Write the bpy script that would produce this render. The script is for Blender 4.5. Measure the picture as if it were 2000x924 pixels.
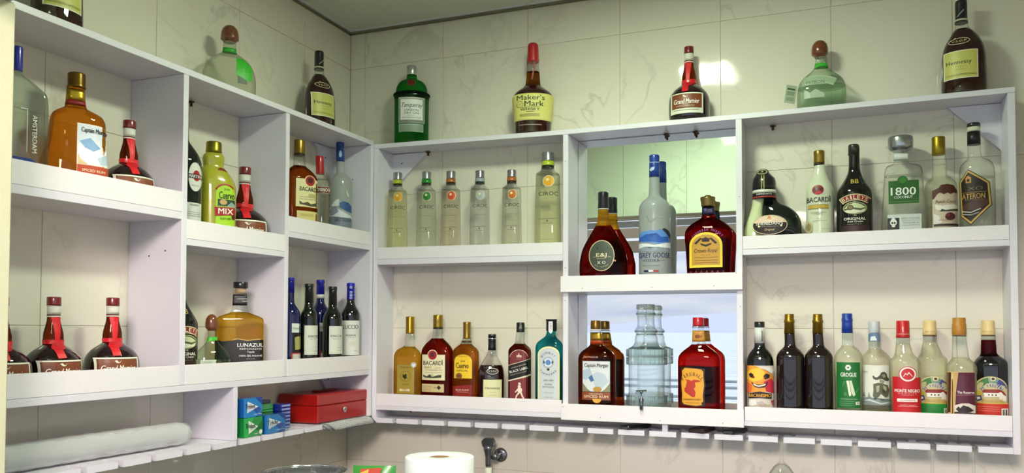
import bpy, bmesh, math, random
import numpy as np
from mathutils import Vector, Matrix
random.seed(4)
for _o in list(bpy.data.objects): bpy.data.objects.remove(_o)
SC = bpy.context.scene
COL = SC.collection
PI = math.pi

# ------------------------------------------------------------------ camera
CAM = Vector((1.45177, -2.24603, 0.27590))
FWD = Vector((-0.3668982, 0.9297251, 0.0315750)); RGT = Vector((0.9302177, 0.3669975, 0.0028011)); UPV = Vector((0.0089837, -0.0303993, 0.9994975))
cd = bpy.data.cameras.new('camera'); cam = bpy.data.objects.new('camera', cd); COL.objects.link(cam)
cam.matrix_world = Matrix(((RGT.x, UPV.x, -FWD.x, CAM.x), (RGT.y, UPV.y, -FWD.y, CAM.y), (RGT.z, UPV.z, -FWD.z, CAM.z), (0, 0, 0, 1)))
cd.sensor_width = 36.0; cd.lens = 1609.02/2000*36; cd.shift_y = (595.83-462)/2000; cd.clip_start = 0.05; cd.clip_end = 20000
SC.camera = cam

# ------------------------------------------------------------------ sky: pale overcast, brighter overhead
w = bpy.data.worlds.new('overcast_sky'); SC.world = w; w.use_nodes = True
nt = w.node_tree; nt.nodes.clear()
def N(t, kind, **kw):
    n = t.nodes.new(kind)
    for k, v in kw.items():
        if k.startswith('i_'): n.inputs[k[2:].replace('_', ' ')].default_value = v
        else: setattr(n, k, v)
    return n
out = N(nt, 'ShaderNodeOutputWorld'); bg = N(nt, 'ShaderNodeBackground'); tc = N(nt, 'ShaderNodeTexCoord'); sep = N(nt, 'ShaderNodeSeparateXYZ')
ramp = N(nt, 'ShaderNodeValToRGB'); noi = N(nt, 'ShaderNodeTexNoise', i_Scale=5.0, i_Detail=6.0, i_Roughness=.55); mp = N(nt, 'ShaderNodeMapping'); mp.inputs['Scale'].default_value = (1, 1, 7)
mix = N(nt, 'ShaderNodeMix', data_type='RGBA', blend_type='MULTIPLY'); mix.inputs[0].default_value = 1.0
r2 = N(nt, 'ShaderNodeValToRGB')
nt.links.new(tc.outputs['Generated'], sep.inputs[0]); nt.links.new(sep.outputs['Z'], ramp.inputs[0])
nt.links.new(tc.outputs['Generated'], mp.inputs[0]); nt.links.new(mp.outputs[0], noi.inputs['Vector']); nt.links.new(noi.outputs['Fac'], r2.inputs[0])
e = ramp.color_ramp.elements; e[0].position = 0.0; e[0].color = (.40, .415, .46, 1); e[1].position = 1.0; e[1].color = (1.0, 1.0, 1.0, 1)
r2.color_ramp.elements[0].position = .35; r2.color_ramp.elements[0].color = (.72, .76, .92, 1); r2.color_ramp.elements[1].position = .62; r2.color_ramp.elements[1].color = (1, 1, 1, 1)
nt.links.new(ramp.outputs[0], mix.inputs[6]); nt.links.new(r2.outputs[0], mix.inputs[7]); nt.links.new(mix.outputs[2], bg.inputs[0]); nt.links.new(bg.outputs[0], out.inputs[0])
SKY = 1.5
bg.inputs[1].default_value = SKY
SC.view_settings.view_transform = 'Standard'; SC.view_settings.look = 'None'; SC.view_settings.gamma = 1.0; SC.view_settings.exposure = 0.5
SC.view_settings.use_curve_mapping = False
cy = SC.cycles
cy.use_denoising = True; cy.max_bounces = 12; cy.transmission_bounces = 10; cy.transparent_max_bounces = 24; cy.glossy_bounces = 6; cy.diffuse_bounces = 4
cy.sample_clamp_indirect = 6.0; cy.blur_glossy = 0.6
FILL_STRENGTH = 44.0  # radiance of the added warm fill outside the hatch
LAMP = 92.0         # radiance of the square ceiling panel
LAMP_COL = (.86, 1.0, .74)

# ------------------------------------------------------------------ helpers
def lin(h):
    if not isinstance(h, str): return tuple(h)
    h = h.lstrip('#'); return tuple((lambda c: c/12.92 if c <= .04045 else ((c+.055)/1.055)**2.4)(int(h[i:i+2], 16)/255) for i in (0, 2, 4))
MATS = {}
def newmat(key):
    m = bpy.data.materials.new(key); m.use_nodes = True; MATS[key] = m
    return m, m.node_tree, m.node_tree.nodes['Principled BSDF']
def paint(col, rough=.4, metal=0.0, bump=0.0, key=None, spec=.5, coat=0.0, bscale=60):
    k = key or 'paint_%s_%g_%g_%g' % (col, rough, metal, coat)
    if k in MATS: return MATS[k]
    m, t, b = newmat(k); c = lin(col)
    b.inputs['Base Color'].default_value = (*c, 1); b.inputs['Roughness'].default_value = rough; b.inputs['Metallic'].default_value = metal
    b.inputs['Specular IOR Level'].default_value = spec; b.inputs['Coat Weight'].default_value = coat; b.inputs['Coat Roughness'].default_value = .03
    n = N(t, 'ShaderNodeTexNoise', i_Scale=float(bscale), i_Detail=3.0); g = N(t, 'ShaderNodeNewGeometry'); t.links.new(g.outputs['Position'], n.inputs['Vector'])
    mx = N(t, 'ShaderNodeMix', data_type='RGBA'); mx.inputs[6].default_value = (c[0]*.93, c[1]*.93, c[2]*.93, 1); mx.inputs[7].default_value = (*c, 1)
    t.links.new(n.outputs['Fac'], mx.inputs[0]); t.links.new(mx.outputs[2], b.inputs['Base Color'])
    if bump:
        bp = N(t, 'ShaderNodeBump'); bp.inputs['Strength'].default_value = bump; bp.inputs['Distance'].default_value = .001
        t.links.new(n.outputs['Fac'], bp.inputs['Height']); t.links.new(bp.outputs[0], b.inputs['Normal'])
    return m
def ink(col): return paint(col, .45, key='print_'+str(col))
def schlick(t):
    l = N(t, 'ShaderNodeLayerWeight'); l.inputs[0].default_value = .5; p = N(t, 'ShaderNodeMath', operation='POWER'); p.inputs[1].default_value = 5.0
    m = N(t, 'ShaderNodeMath', operation='MULTIPLY_ADD'); m.inputs[1].default_value = .85; m.inputs[2].default_value = .04
    t.links.new(l.outputs['Facing'], p.inputs[0]); t.links.new(p.outputs[0], m.inputs[0]); return m
def tinted(col, thru=.5, rough=0.0, ior=1.38):
    """clear or coloured liquid or glass: part bent light, part straight through; col is the colour seen through both faces"""
    k = 'glass_%s_%g_%g' % (col, thru, rough)
    if k in MATS: return MATS[k]
    m, t, b = newmat(k); t.nodes.remove(b)
    c = tuple(max(x, .0004)**.5 for x in lin(col)); o = t.nodes['Material Output']
    gl = N(t, 'ShaderNodeBsdfGlass'); gl.inputs['Color'].default_value = (*c, 1); gl.inputs['Roughness'].default_value = rough; gl.inputs['IOR'].default_value = ior
    tr = N(t, 'ShaderNodeBsdfTransparent'); tr.inputs['Color'].default_value = (*c, 1)
    lw = N(t, 'ShaderNodeLayerWeight'); lw.inputs[0].default_value = .5; pw = N(t, 'ShaderNodeMath', operation='POWER'); pw.inputs[1].default_value = 5.0
    mx = N(t, 'ShaderNodeMix', data_type='RGBA'); mx.inputs[6].default_value = (*c, 1); mx.inputs[7].default_value = (c[0]*.25, c[1]*.27, c[2]*.26, 1)  # tint darkens towards the rim, standing in for light bent away there
    t.links.new(lw.outputs['Facing'], pw.inputs[0]); t.links.new(pw.outputs[0], mx.inputs[0]); t.links.new(mx.outputs[2], tr.inputs[0])
    gs = N(t, 'ShaderNodeBsdfGlossy'); gs.inputs['Roughness'].default_value = .02+rough
    fr = schlick(t)
    m1 = N(t, 'ShaderNodeMixShader'); m2 = N(t, 'ShaderNodeMixShader')
    t.links.new(fr.outputs[0], m1.inputs[0]); t.links.new(tr.outputs[0], m1.inputs[1]); t.links.new(gs.outputs[0], m1.inputs[2])
    m2.inputs[0].default_value = thru; t.links.new(gl.outputs[0], m2.inputs[1]); t.links.new(m1.outputs[0], m2.inputs[2]); t.links.new(m2.outputs[0], o.inputs[0])
    return m
def thin(col='#f2f5f0', rough=.02, rim=1.0):
    """thin empty glass wall"""
    k = 'thin_%s_%g_%g' % (col, rough, rim)
    if k in MATS: return MATS[k]
    m, t, b = newmat(k); t.nodes.remove(b); o = t.nodes['Material Output']; c = lin(col)
    tr = N(t, 'ShaderNodeBsdfTransparent'); lw = N(t, 'ShaderNodeLayerWeight'); lw.inputs[0].default_value = .5
    mx = N(t, 'ShaderNodeMix', data_type='RGBA'); mx.inputs[6].default_value = (*[x**.5 for x in c], 1); mx.inputs[7].default_value = (min(c[0]*.14*rim, 1), min(c[1]*.16*rim, 1), min(c[2]*.15*rim, 1), 1)  # dark outline of the glass put into the tint by viewing angle
    pw = N(t, 'ShaderNodeMath', operation='POWER'); pw.inputs[1].default_value = 3.5
    t.links.new(lw.outputs['Facing'], pw.inputs[0]); t.links.new(pw.outputs[0], mx.inputs[0]); t.links.new(mx.outputs[2], tr.inputs[0])
    gs = N(t, 'ShaderNodeBsdfGlossy'); gs.inputs['Roughness'].default_value = rough
    fr = schlick(t); m1 = N(t, 'ShaderNodeMixShader')
    t.links.new(fr.outputs[0], m1.inputs[0]); t.links.new(tr.outputs[0], m1.inputs[1]); t.links.new(gs.outputs[0], m1.inputs[2]); t.links.new(m1.outputs[0], o.inputs[0])
    return m
def frosted(col):
    k = 'frosted_'+col
    if k in MATS: return MATS[k]
    m, t, b = newmat(k); c = lin(col); b.inputs['Base Color'].default_value = (*c, 1); b.inputs['Roughness'].default_value = .38
    b.inputs['Transmission Weight'].default_value = .35; b.inputs['IOR'].default_value = 1.3; b.inputs['Coat Weight'].default_value = .4; b.inputs['Coat Roughness'].default_value = .12
    return m
def darkglass(col):
    """glass so full of dark drink that it hardly lets light through"""
    k = 'dark_'+col
    if k in MATS: return MATS[k]
    m, t, b = newmat(k); c = lin(col); b.inputs['Base Color'].default_value = (*c, 1); b.inputs['Roughness'].default_value = .04
    b.inputs['Specular IOR Level'].default_value = .5; b.inputs['Coat Weight'].default_value = .6; b.inputs['Coat Roughness'].default_value = .02
    return m
def metal(col, rough=.28): return paint(col, rough, .85, key='metal_%s_%g' % (col, rough))
def obj(name, me_or_bm, mats=None, parent=None, smooth=None):
    if isinstance(me_or_bm, bmesh.types.BMesh):
        me = bpy.data.meshes.new(name); me_or_bm.normal_update(); me_or_bm.to_mesh(me); me_or_bm.free()
    else: me = me_or_bm
    if mats is not None:
        for m in (mats if isinstance(mats, (list, tuple)) else [mats]): me.materials.append(m)
    if smooth: me.polygons.foreach_set('use_smooth', [True]*len(me.polygons))
    o = bpy.data.objects.new(name, me); COL.objects.link(o)
    if parent: o.parent = parent
    return o
def empty(name, loc, rz=0.0, label=None, cat=None, group=None):
    o = bpy.data.objects.new(name, None); COL.objects.link(o); o.location = loc; o.rotation_euler = (0, 0, rz); o.empty_display_size = .02
    if label: o['label'] = label
    if cat: o['category'] = cat
    if group: o['group'] = group
    return o
def tag(o, label, cat, group=None):
    o['label'] = label; o['category'] = cat
    if group: o['group'] = group
    return o
def clone(root, loc, rz, sc=1.0, label=None, group=None, sz=1.0):
    r = root.copy(); COL.objects.link(r); r.location = loc; r.rotation_euler = (0, 0, rz); r.scale = (sc, sc, sc*sz)
    if label: r['label'] = label
    if group: r['group'] = group
    for ch in list(root.children):
        c = ch.copy(); COL.objects.link(c); c.parent = r
        for g in list(ch.children):
            d = g.copy(); COL.objects.link(d); d.parent = c
    return r
def box_bm(x0, x1, y0, y1, z0, z1, bev=0.0, cutx=(), cuty=()):
    bm = bmesh.new(); bmesh.ops.create_cube(bm, size=1)
    for v in bm.verts: v.co = ((x0+x1)/2+v.co.x*(x1-x0), (y0+y1)/2+v.co.y*(y1-y0), (z0+z1)/2+v.co.z*(z1-z0))
    if bev: bmesh.ops.bevel(bm, geom=list(bm.edges), offset=bev, segments=1, affect='EDGES')
    for c in cutx:
        if x0 < c < x1: bmesh.ops.bisect_plane(bm, geom=bm.verts[:]+bm.edges[:]+bm.faces[:], plane_co=(c, 0, 0), plane_no=(1, 0, 0))
    for c in cuty:
        if y0 < c < y1: bmesh.ops.bisect_plane(bm, geom=bm.verts[:]+bm.edges[:]+bm.faces[:], plane_co=(0, c, 0), plane_no=(0, 1, 0))
    return bm
def prism_bm(pts, depth, axis='y', base=0.0, bev=0.0):
    """pts in the plane across the axis, pushed along it from base to base+depth"""
    bm = bmesh.new()
    def P(p, d): return {'y': (p[0], d, p[1]), 'x': (d, p[0], p[1]), 'z': (p[0], p[1], d)}[axis]
    a = [bm.verts.new(P(p, base)) for p in pts]; b = [bm.verts.new(P(p, base+depth)) for p in pts]; n = len(pts)
    bm.faces.new(a); bm.faces.new(b[::-1])
    for i in range(n): bm.faces.new((a[i], b[i], b[(i+1) % n], a[(i+1) % n]))
    bmesh.ops.recalc_face_normals(bm, faces=bm.faces)
    if bev: bmesh.ops.bevel(bm, geom=list(bm.edges), offset=bev, segments=1, affect='EDGES')
    return bm
def lathe_bm(prof, seg=32, axis='z', closed=True):
    bm = bmesh.new(); rings = []
    for r, z in prof:
        if r < 1e-6: rings.append([bm.verts.new((0, 0, z))])
        else: rings.append([bm.verts.new((r*math.cos(2*PI*i/seg), r*math.sin(2*PI*i/seg), z)) for i in range(seg)])
    for a, b in zip(rings, rings[1:]):
        for i in range(seg):
            j = (i+1) % seg
            if len(a) == 1 and len(b) == 1: continue
            if len(a) == 1: bm.faces.new((a[0], b[j], b[i]))
            elif len(b) == 1: bm.faces.new((a[i], a[j], b[0]))
            else: bm.faces.new((a[i], a[j], b[j], b[i]))
    bmesh.ops.recalc_face_normals(bm, faces=bm.faces)
    return bm
def join_bm(bm, other, mat=None):
    me = bpy.data.meshes.new('tmp'); 
    if mat is not None:
        for f in other.faces: f.material_index = mat
    other.to_mesh(me); other.free(); bm.from_mesh(me); bpy.data.meshes.remove(me)
    return bm
# ------------------------------------------------------------------ the room
WY = .008            # face of the back wall tiles; the left wall's face is x = 0
XR, DL, DR, TH = 1.8346, .1493, .0907, .0152
ZT, TB = .84, .0135
XD1, XD2 = .7513, 1.2147
YA, YB, YC, Y0, YE = -.8716, -.5172, -.7005, -1.345, -DR
def warpB(v):
    v.z *= 1+float(np.interp(v.x, [DL, XD1, XD2, XR], [.0011, -.0087, -.0094, -.0030]))
def warpL(v, tilt=0.0):
    v.z = v.z*(1+float(np.interp(v.y, [-1.258, YA, YB, YE], [-.0017, .0019, .0073, .0122])))+tilt*(v.y-YA)
def tile_mat(name='marbled_glazed_tile', c0=(.72, .665, .56, 1), c1=(.78, .735, .64, 1)):
    m, t, b = newmat(name)
    g = N(t, 'ShaderNodeNewGeometry'); oi = N(t, 'ShaderNodeObjectInfo')
    sh = N(t, 'ShaderNodeVectorMath', operation='SCALE'); sh.inputs['Scale'].default_value = 3.0
    cmb = N(t, 'ShaderNodeCombineXYZ'); 
    for i in range(3): t.links.new(oi.outputs['Random'], cmb.inputs[i])
    t.links.new(cmb.outputs[0], sh.inputs[0])
    ad = N(t, 'ShaderNodeVectorMath', operation='ADD'); t.links.new(g.outputs['Position'], ad.inputs[0]); t.links.new(sh.outputs[0], ad.inputs[1])
    n1 = N(t, 'ShaderNodeTexNoise', i_Scale=3.3, i_Detail=5.0, i_Roughness=.55, i_Distortion=1.2); t.links.new(ad.outputs[0], n1.inputs['Vector'])
    # veins: thin line where the noise crosses its middle
    s = N(t, 'ShaderNodeMath', operation='SUBTRACT'); s.inputs[1].default_value = .5; a = N(t, 'ShaderNodeMath', operation='ABSOLUTE')
    t.links.new(n1.outputs['Fac'], s.inputs[0]); t.links.new(s.outputs[0], a.inputs[0])
    rv = N(t, 'ShaderNodeValToRGB'); rv.color_ramp.elements[0].position = 0.0; rv.color_ramp.elements[0].color = (1, 1, 1, 1); rv.color_ramp.elements[1].position = .022; rv.color_ramp.elements[1].color = (0, 0, 0, 1)
    t.links.new(a.outputs[0], rv.inputs[0])
    n2 = N(t, 'ShaderNodeTexNoise', i_Scale=4.0, i_Detail=2.0); t.links.new(ad.outputs[0], n2.inputs['Vector'])
    r2 = N(t, 'ShaderNodeValToRGB'); r2.color_ramp.elements[0].position = .45; r2.color_ramp.elements[1].position = .68; t.links.new(n2.outputs['Fac'], r2.inputs[0])
    mu = N(t, 'ShaderNodeMath', operation='MULTIPLY'); t.links.new(rv.outputs[0], mu.inputs[0]); t.links.new(r2.outputs[0], mu.inputs[1])
    mu2 = N(t, 'ShaderNodeMath', operation='MULTIPLY'); mu2.inputs[1].default_value = .42; t.links.new(mu.outputs[0], mu2.inputs[0])
    n3 = N(t, 'ShaderNodeTexNoise', i_Scale=2.2, i_Detail=3.0); t.links.new(ad.outputs[0], n3.inputs['Vector'])
    base = N(t, 'ShaderNodeMix', data_type='RGBA'); base.inputs[6].default_value = c0; base.inputs[7].default_value = c1; t.links.new(n3.outputs['Fac'], base.inputs[0])
    mx = N(t, 'ShaderNodeMix', data_type='RGBA'); mx.inputs[7].default_value = (.40, .37, .31, 1); t.links.new(base.outputs[2], mx.inputs[6]); t.links.new(mu2.outputs[0], mx.inputs[0])
    t.links.new(mx.outputs[2], b.inputs['Base Color'])
    b.inputs['Roughness'].default_value = .07; b.inputs['Specular IOR Level'].default_value = .45
    nb = N(t, 'ShaderNodeTexNoise', i_Scale=14.0, i_Detail=1.0); t.links.new(g.outputs['Position'], nb.inputs['Vector'])
    bp = N(t, 'ShaderNodeBump'); bp.inputs['Strength'].default_value = .06; bp.inputs['Distance'].default_value = .01; t.links.new(nb.outputs['Fac'], bp.inputs['Height']); t.links.new(bp.outputs[0], b.inputs['Normal'])
    return m
M_TILE = tile_mat(); M_TILEG = tile_mat('pale_green_tile', (.54, .63, .50, 1), (.61, .71, .57, 1)); M_GROUT = paint('#c6bda6', .8, key='grout')
M_BOARD = paint('#e0dce6', .33, key='white_board', bump=.12, bscale=180)
M_LIP = paint('#ebe5ea', .42, key='white_painted_lip', bump=.2, bscale=120)
M_EDGE = paint('#eee6f0', .38, key='white_board_edge')
M_PLASTER = paint('#d3d0b0', .6, key='cream_plaster', bump=.25, bscale=40)
M_CEIL = paint('#d5d7c9', .7, key='ceiling_paint')
def structure(name, bm, m):
    o = obj(name, bm, m); o['kind'] = 'structure'; return o
ZC = 1.2356
wb = structure('wall_back', box_bm(-.1, 2.6, WY+.0018, .12, -1.4, 1.30), M_GROUT)
wl = structure('wall_left', box_bm(-.12, -.0018, -1.46, WY+.0018, -1.4, 1.30), M_GROUT)
wr = structure('wall_right', box_bm(2.55, 2.65, -1.46, .12, -1.4, 1.30), M_PLASTER)
fl = structure('floor', box_bm(-4, 6, -6.2, .12, -1.45, -1.40), paint('#6f6b62', .5, key='floor_tiles'))
ce = structure('ceiling', box_bm(-.12, 2.65, -1.46, .12, ZC, ZC+.05), M_CEIL)
wf = structure('wall_front', box_bm(-1.6, 3.6, -1.40, -1.3535, .79, 1.55), M_GROUT)
jm = structure('wall_front_left', box_bm(-1.6, .268, -1.43, -1.35, -1.4, .785, bev=.004), M_PLASTER)
jr = structure('wall_front_right', box_bm(2.45, 3.6, -1.43, -1.35, -1.4, .785), M_PLASTER)
jo = structure('wall_front_outer', box_bm(-1.6, 3.6, -1.44, -1.40, .785, 1.55), M_PLASTER)
def tiles(parent, along, a_edges, z_edges, face, sgn, lo, hi, zlo, zhi, mat=None):
    meshes = {}
    for a0, a1 in zip(a_edges, a_edges[1:]):
        for z0, z1 in zip(z_edges, z_edges[1:]):
            A0, A1, Z0, Z1 = max(a0, lo)+.0005, min(a1, hi)-.0005, max(z0, zlo)+.0005, min(z1, zhi)-.0005
            if A1-A0 < .01 or Z1-Z0 < .01: continue
            k = (round(A1-A0, 4), round(Z1-Z0, 4), along)
            if k not in meshes:
                wd, h = A1-A0, Z1-Z0
                bm = box_bm(0, wd, 0, .008, 0, h, bev=.0008) if along == 'x' else box_bm(-.008, 0, 0, wd, 0, h, bev=.0008)
                me = bpy.data.meshes.new('tile'); bm.to_mesh(me); bm.free(); me.materials.append(mat or M_TILE); meshes[k] = me
            o = obj('tile', meshes[k], None, parent)
            o.location = (A0, face if sgn > 0 else face-.008, Z0) if along == 'x' else (face, A0, Z0)
ze = [-1.3786+.4155*i for i in range(8)]; ze = [.284+.4155*(i-4) for i in range(9)]
xe = [.3318+.27795*(i-2) for i in range(11)]
tiles(wb, 'x', xe, ze, WY, 1, 0.0, 2.55, -1.38, ZC-.008)
ye = [-1.084+.2825*(i-1) for i in range(7)]
tiles(wl, 'y', ye, ze, 0.0, 1, -1.35, WY, -1.38, ZC-.008)
tiles(wf, 'x', [.2838+.2815*(i-2) for i in range(11)], [.79, 1.235], -1.3535, -1, .0, 2.45, .79, 1.235, M_TILEG)
for o in wf.children: o.location.y = -1.3565
tr = structure('trim_1', box_bm(-.001, 2.55, -.004, WY+.004, ZC-.0075, ZC-.0015), paint('#77735f', .5, key='cornice_shadow_gap'))  # cornice strip; its dark grey stands for the shadow gap under the ceiling
tr = structure('trim_2', box_bm(-.004, .008, -1.35, WY, ZC-.0075, ZC-.0015), MATS['cornice_shadow_gap'])
tr = structure('trim_3', box_bm(.008, 2.55, -.012, -.004, ZC-.003, ZC+.001), M_BOARD)
tr = structure('trim_4', box_bm(.008, .016, -1.35, -.012, ZC-.003, ZC+.001), M_BOARD)
tr = structure('trim_5', box_bm(-1.6, .9, -1.46, -1.43, .785, .80, bev=.004), paint('#a59d76', .6, key='lintel_edge'))
# ceiling panel light
lp = empty('ceiling_light', (1.015, -.80, ZC), 0, 'square white ceiling panel light above the shelves', 'light')
me, t, b = newmat('lit_panel'); b.inputs['Base Color'].default_value = (.9, .9, .9, 1); b.inputs['Emission Color'].default_value = (*LAMP_COL, 1); b.inputs['Emission Strength'].default_value = LAMP
obj('diffuser', box_bm(-.085, .085, -.11, .11, -.012, -.006), MATS['lit_panel'], lp)
fb = box_bm(-.095, .095, -.12, .12, -.006, 0); 
for a in ((-.095, -.0855, -.12, .12), (.0855, .095, -.12, .12), (-.0855, .0855, -.12, -.1105), (-.0855, .0855, .1105, .12)): join_bm(fb, box_bm(*a, -.013, -.006))
obj('frame', fb, M_BOARD, lp)

# ------------------------------------------------------------------ shelf unit on the back wall
def board(name, parent, x0, x1, y0, y1, z0, z1, warp, m=None, cutx=(), cuty=(), tilt=0.0, bev=.0007):
    bm = box_bm(x0, x1, y0, y1, z0, z1, bev, cutx, cuty)
    for v in bm.verts:
        if warp is warpL: warpL(v.co, tilt)
        else: warpB(v.co)
    return obj(name, bm, m or M_BOARD, parent)
UB = empty('wall_shelf', (DL, 0, 0), 0, 'white two-tier bottle shelf of three bays on the back wall, mirrored in its middle', 'shelf')
ub = obj('frame', bmesh.new(), None, UB); bpy.data.objects.remove(ub)
def BB(name, *a, **k):
    o = board(name, UB, *a, warpB, **k); o.location = (-DL, 0, 0); return o
yb = WY-.0005
BB('top_board', DL, XR, -DR, yb, ZT-TB, ZT, cutx=(XD1, XD2))
BB('side_panel', DL, DL+TH, -DR, yb, 0, ZT-TB-.0004)
BB('side_panel', XR-TH, XR, -DR, yb, 0, ZT-TB-.0004)
BB('divider', XD1, XD1+TH, -DR, yb, .0395, ZT-TB-.0006)
BB('divider', XD2, XD2+TH, -DR, yb, .0395, ZT-TB-.0002)
BB('shelf_board', DL+TH+.0004, XD1-.0004, -DR, yb, .4737, .4903)
BB('shelf_board', XD2+TH+.0004, XR-TH-.0004, -DR, yb, .4746, .4891)
BB('shelf_board', XD1+TH+.0004, XD2-.0004, -DR+.002, yb, .3865, .4006)
BB('bottom_board', DL+TH+.0004, XR-TH-.0004, -DR, yb, .0390, .0519, cutx=(XD1, XD2))
BB('lip_board', DL+TH+.0004, XD1-.0006, -DR, -DR+.008, .4907, .5255, m=M_LIP)
BB('lip_board', XD2+TH+.0006, XR-TH-.0006, -DR, -DR+.008, .4895, .5231, m=M_LIP)
BB('lip_board', XD1-.004, XD2+TH+.0005, -DR-.0095, -DR-.0004, .3860, .4302, m=M_LIP)
BB('lip_board', DL+TH+.0004, XD1-.004, -DR, -DR+.008, .0522, .0876, m=M_LIP)
BB('lip_board', XD2+TH+.003, XR-TH-.0006, -DR, -DR+.008, .0522, .0872, m=M_LIP)
BB('lip_board', XD1-.002, XD2+TH+.002, -DR-.0095, -DR-.0004, .0350, .0791, m=M_LIP)
BB('post', 1.0237, 1.0385, -DR, -DR+.012, .0147, .0388)
def comb(parent, a0, a1, notches, f, bk, z0, z1, axis, warp, nd=.048, off=(0, 0, 0)):
    """rack board with open slots cut in from its front edge, for the stems of hanging glasses"""
    pts = [(a0, bk), (a0, f)]
    s = 1 if bk > f else -1
    for n0, n1 in notches: pts += [(n0, f), (n0, f+s*nd), (n1, f+s*nd), (n1, f)]
    pts += [(a1, f), (a1, bk)]
    bm = bmesh.new()
    def q(p, z): return (p[0], p[1], z) if axis == 'x' else (p[1], p[0], z)
    # strips so that every face stays convex
    xs = [a0]; 
    for n in notches: xs += list(n)
    xs.append(a1)
    def cell(u0, u1, v0, v1):
        bb = box_bm(u0, u1, min(v0, v1), max(v0, v1), z0, z1) if axis == 'x' else box_bm(min(v0, v1), max(v0, v1), u0, u1, z0, z1)
        join_bm(bm, bb)
    md = f+s*nd
    for i in range(0, len(xs), 2): cell(xs[i], xs[i+1], f, md)
    for i in range(len(xs)-1): cell(xs[i], xs[i+1], md, bk)
    bmesh.ops.remove_doubles(bm, verts=bm.verts, dist=1e-5)
    seen = {}
    for fc in list(bm.faces): seen.setdefault(tuple(sorted(v.index for v in fc.verts)), []).append(fc)
    bm.verts.index_update()
    dead = []
    seen = {}
    for fc in bm.faces: seen.setdefault(tuple(sorted(v.index for v in fc.verts)), []).append(fc)
    for l in seen.values():
        if len(l) > 1: dead += l
    bmesh.ops.delete(bm, geom=dead, context='FACES_ONLY')
    for v in bm.verts: warp(v.co)
    o = obj('rack_board', bm, M_BOARD, parent); o.location = off; return o
fr = [.1671, .2334, .3187, .4034, .4876, .5712, .6542, .7387, .8221, .9059, .99, 1.0736, 1.1576, 1.2416, 1.3256, 1.4119, 1.4955, 1.5811, 1.6645, 1.75]
comb(UB, DL+TH+.0004, XR-TH-.0004, [(a-.0132, a) for a in fr[1:]], -DR, yb, .0008, .0145, 'x', warpB, nd=.076, off=(-DL, 0, 0))
def bracket(parent, a, za, da, dz, base, depth, axis, off, holes=()):
    o = obj('corner_bracket', prism_bm([(a, za), (a+da, za), (a, za-dz)], depth, axis, base), M_BOARD, parent); o.location = off
    for h in holes:
        hb = lathe_bm([(0, 0), (.0022, 0), (.0022, .001), (0, .001)], 12)
        ho = obj('screw_hole', hb, paint('#1c1a18', .8, key='hole_black'), parent)
        if axis == 'y': ho.rotation_euler = (PI/2, 0, 0); ho.location = (h[0]+off[0], base-.0002, h[1])
        else: ho.rotation_euler = (0, PI/2, 0); ho.location = (base+depth, h[0]+off[1], h[1])
bracket(UB, DL+TH, .8245, .121, .112, WY-.013, .0125, 'y', (-DL, 0, 0), holes=((.1985, .795),))
bracket(UB, XR-TH, .8225, -.112, .113, WY-.013, .0125, 'y', (-DL, 0, 0))
# mirrors behind the middle bay
def mirror_mat():
    m, t, b = newmat('mirror_glass'); b.inputs['Base Color'].default_value = (.86, .89, .87, 1); b.inputs['Metallic'].default_value = 1; b.inputs['Roughness'].default_value = .0
    return m
M_MIR = mirror_mat()
for z0, z1, lb in ((.4012, .8172, 'frameless mirror behind the upper middle bay, reflecting green tiles and a lintel'), (.0525, .3835, 'frameless mirror behind the lower middle bay, reflecting sea and far hills')):
    mo = empty('mirror', (XD1+TH+.001, WY-.005, z0), 0, lb, 'mirror')
    obj('glass', box_bm(0, XD2-XD1-TH-.002, 0, .004, 0, z1-z0), M_MIR, mo)
for i, (x, z) in enumerate(((.7588, .745), (.7588, .45), (1.223, .62), (1.2235, .34), (.758, .36), (.755, .07), (1.215, .385+.04), (1.0, .3915), (.81, .392), (1.16, .393), (.86, .045), (1.02, .043), (1.18, .044))):
    nb = lathe_bm([(0, 0), (.0012, 0), (.0012, .0012), (0, .0012)], 8); o = obj('nail_head', nb, paint('#5a5650', .6, key='nail_grey'), UB)
    inlip = .38 < z < .432 and x > .745 or z < .08
    o.rotation_euler = (PI/2, 0, 0); o.location = (x-DL, (-DR-.0095 if inlip else -DR)+.0006, z)

# ------------------------------------------------------------------ shelf unit on the left wall
UL = empty('wall_shelf', (0, YE, 0), 0, 'white two-tier bottle shelf of three bays on the left wall, front edge towards the room', 'shelf')
def LB(name, *a, **k):
    o = board(name, UL, *a, warpL, **k); o.location = (0, -YE, 0); return o
xb = .0005; YI = YE-TH
LB('top_board', xb, DL, Y0, YE-.0004, ZT-TB, ZT, cuty=(-1.258, YA, YB))
LB('end_panel', xb, DL, YI, YE-.0004, .0204, ZT-TB-.0006)
LB('divider', xb, DL, YA, YA+TH, .1580, ZT-TB-.0004)
LB('divider', xb, DL, YB, YB+TH, .1580, ZT-TB-.0008)
LB('divider', xb, DL, YC, YC+.0135, .0203, .1425)
LB('shelf_board', xb, DL, Y0, YA-.0004, .5118, .5279, tilt=.0082)
LB('lip_board', DL-.008, DL, Y0, YA-.0004, .5283, .5714, m=M_LIP, tilt=.0082)
LB('shelf_board', xb, DL, YA+TH+.0004, YB-.0004, .4582, .4723)
LB('lip_board', DL-.008, DL, YA+TH+.0004, YB-.0004, .4727, .5147, m=M_LIP)
LB('shelf_board', xb, DL, YB+TH+.0004, YI-.0004, .5112, .5254)
LB('lip_board', DL-.008, DL, YB+TH+.0004, YI-.0004, .5258, .5649, m=M_LIP)
LB('bottom_board', xb, DL, Y0, YI-.0004, .1431, .1572, cuty=(-1.258, YA, YB))
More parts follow.
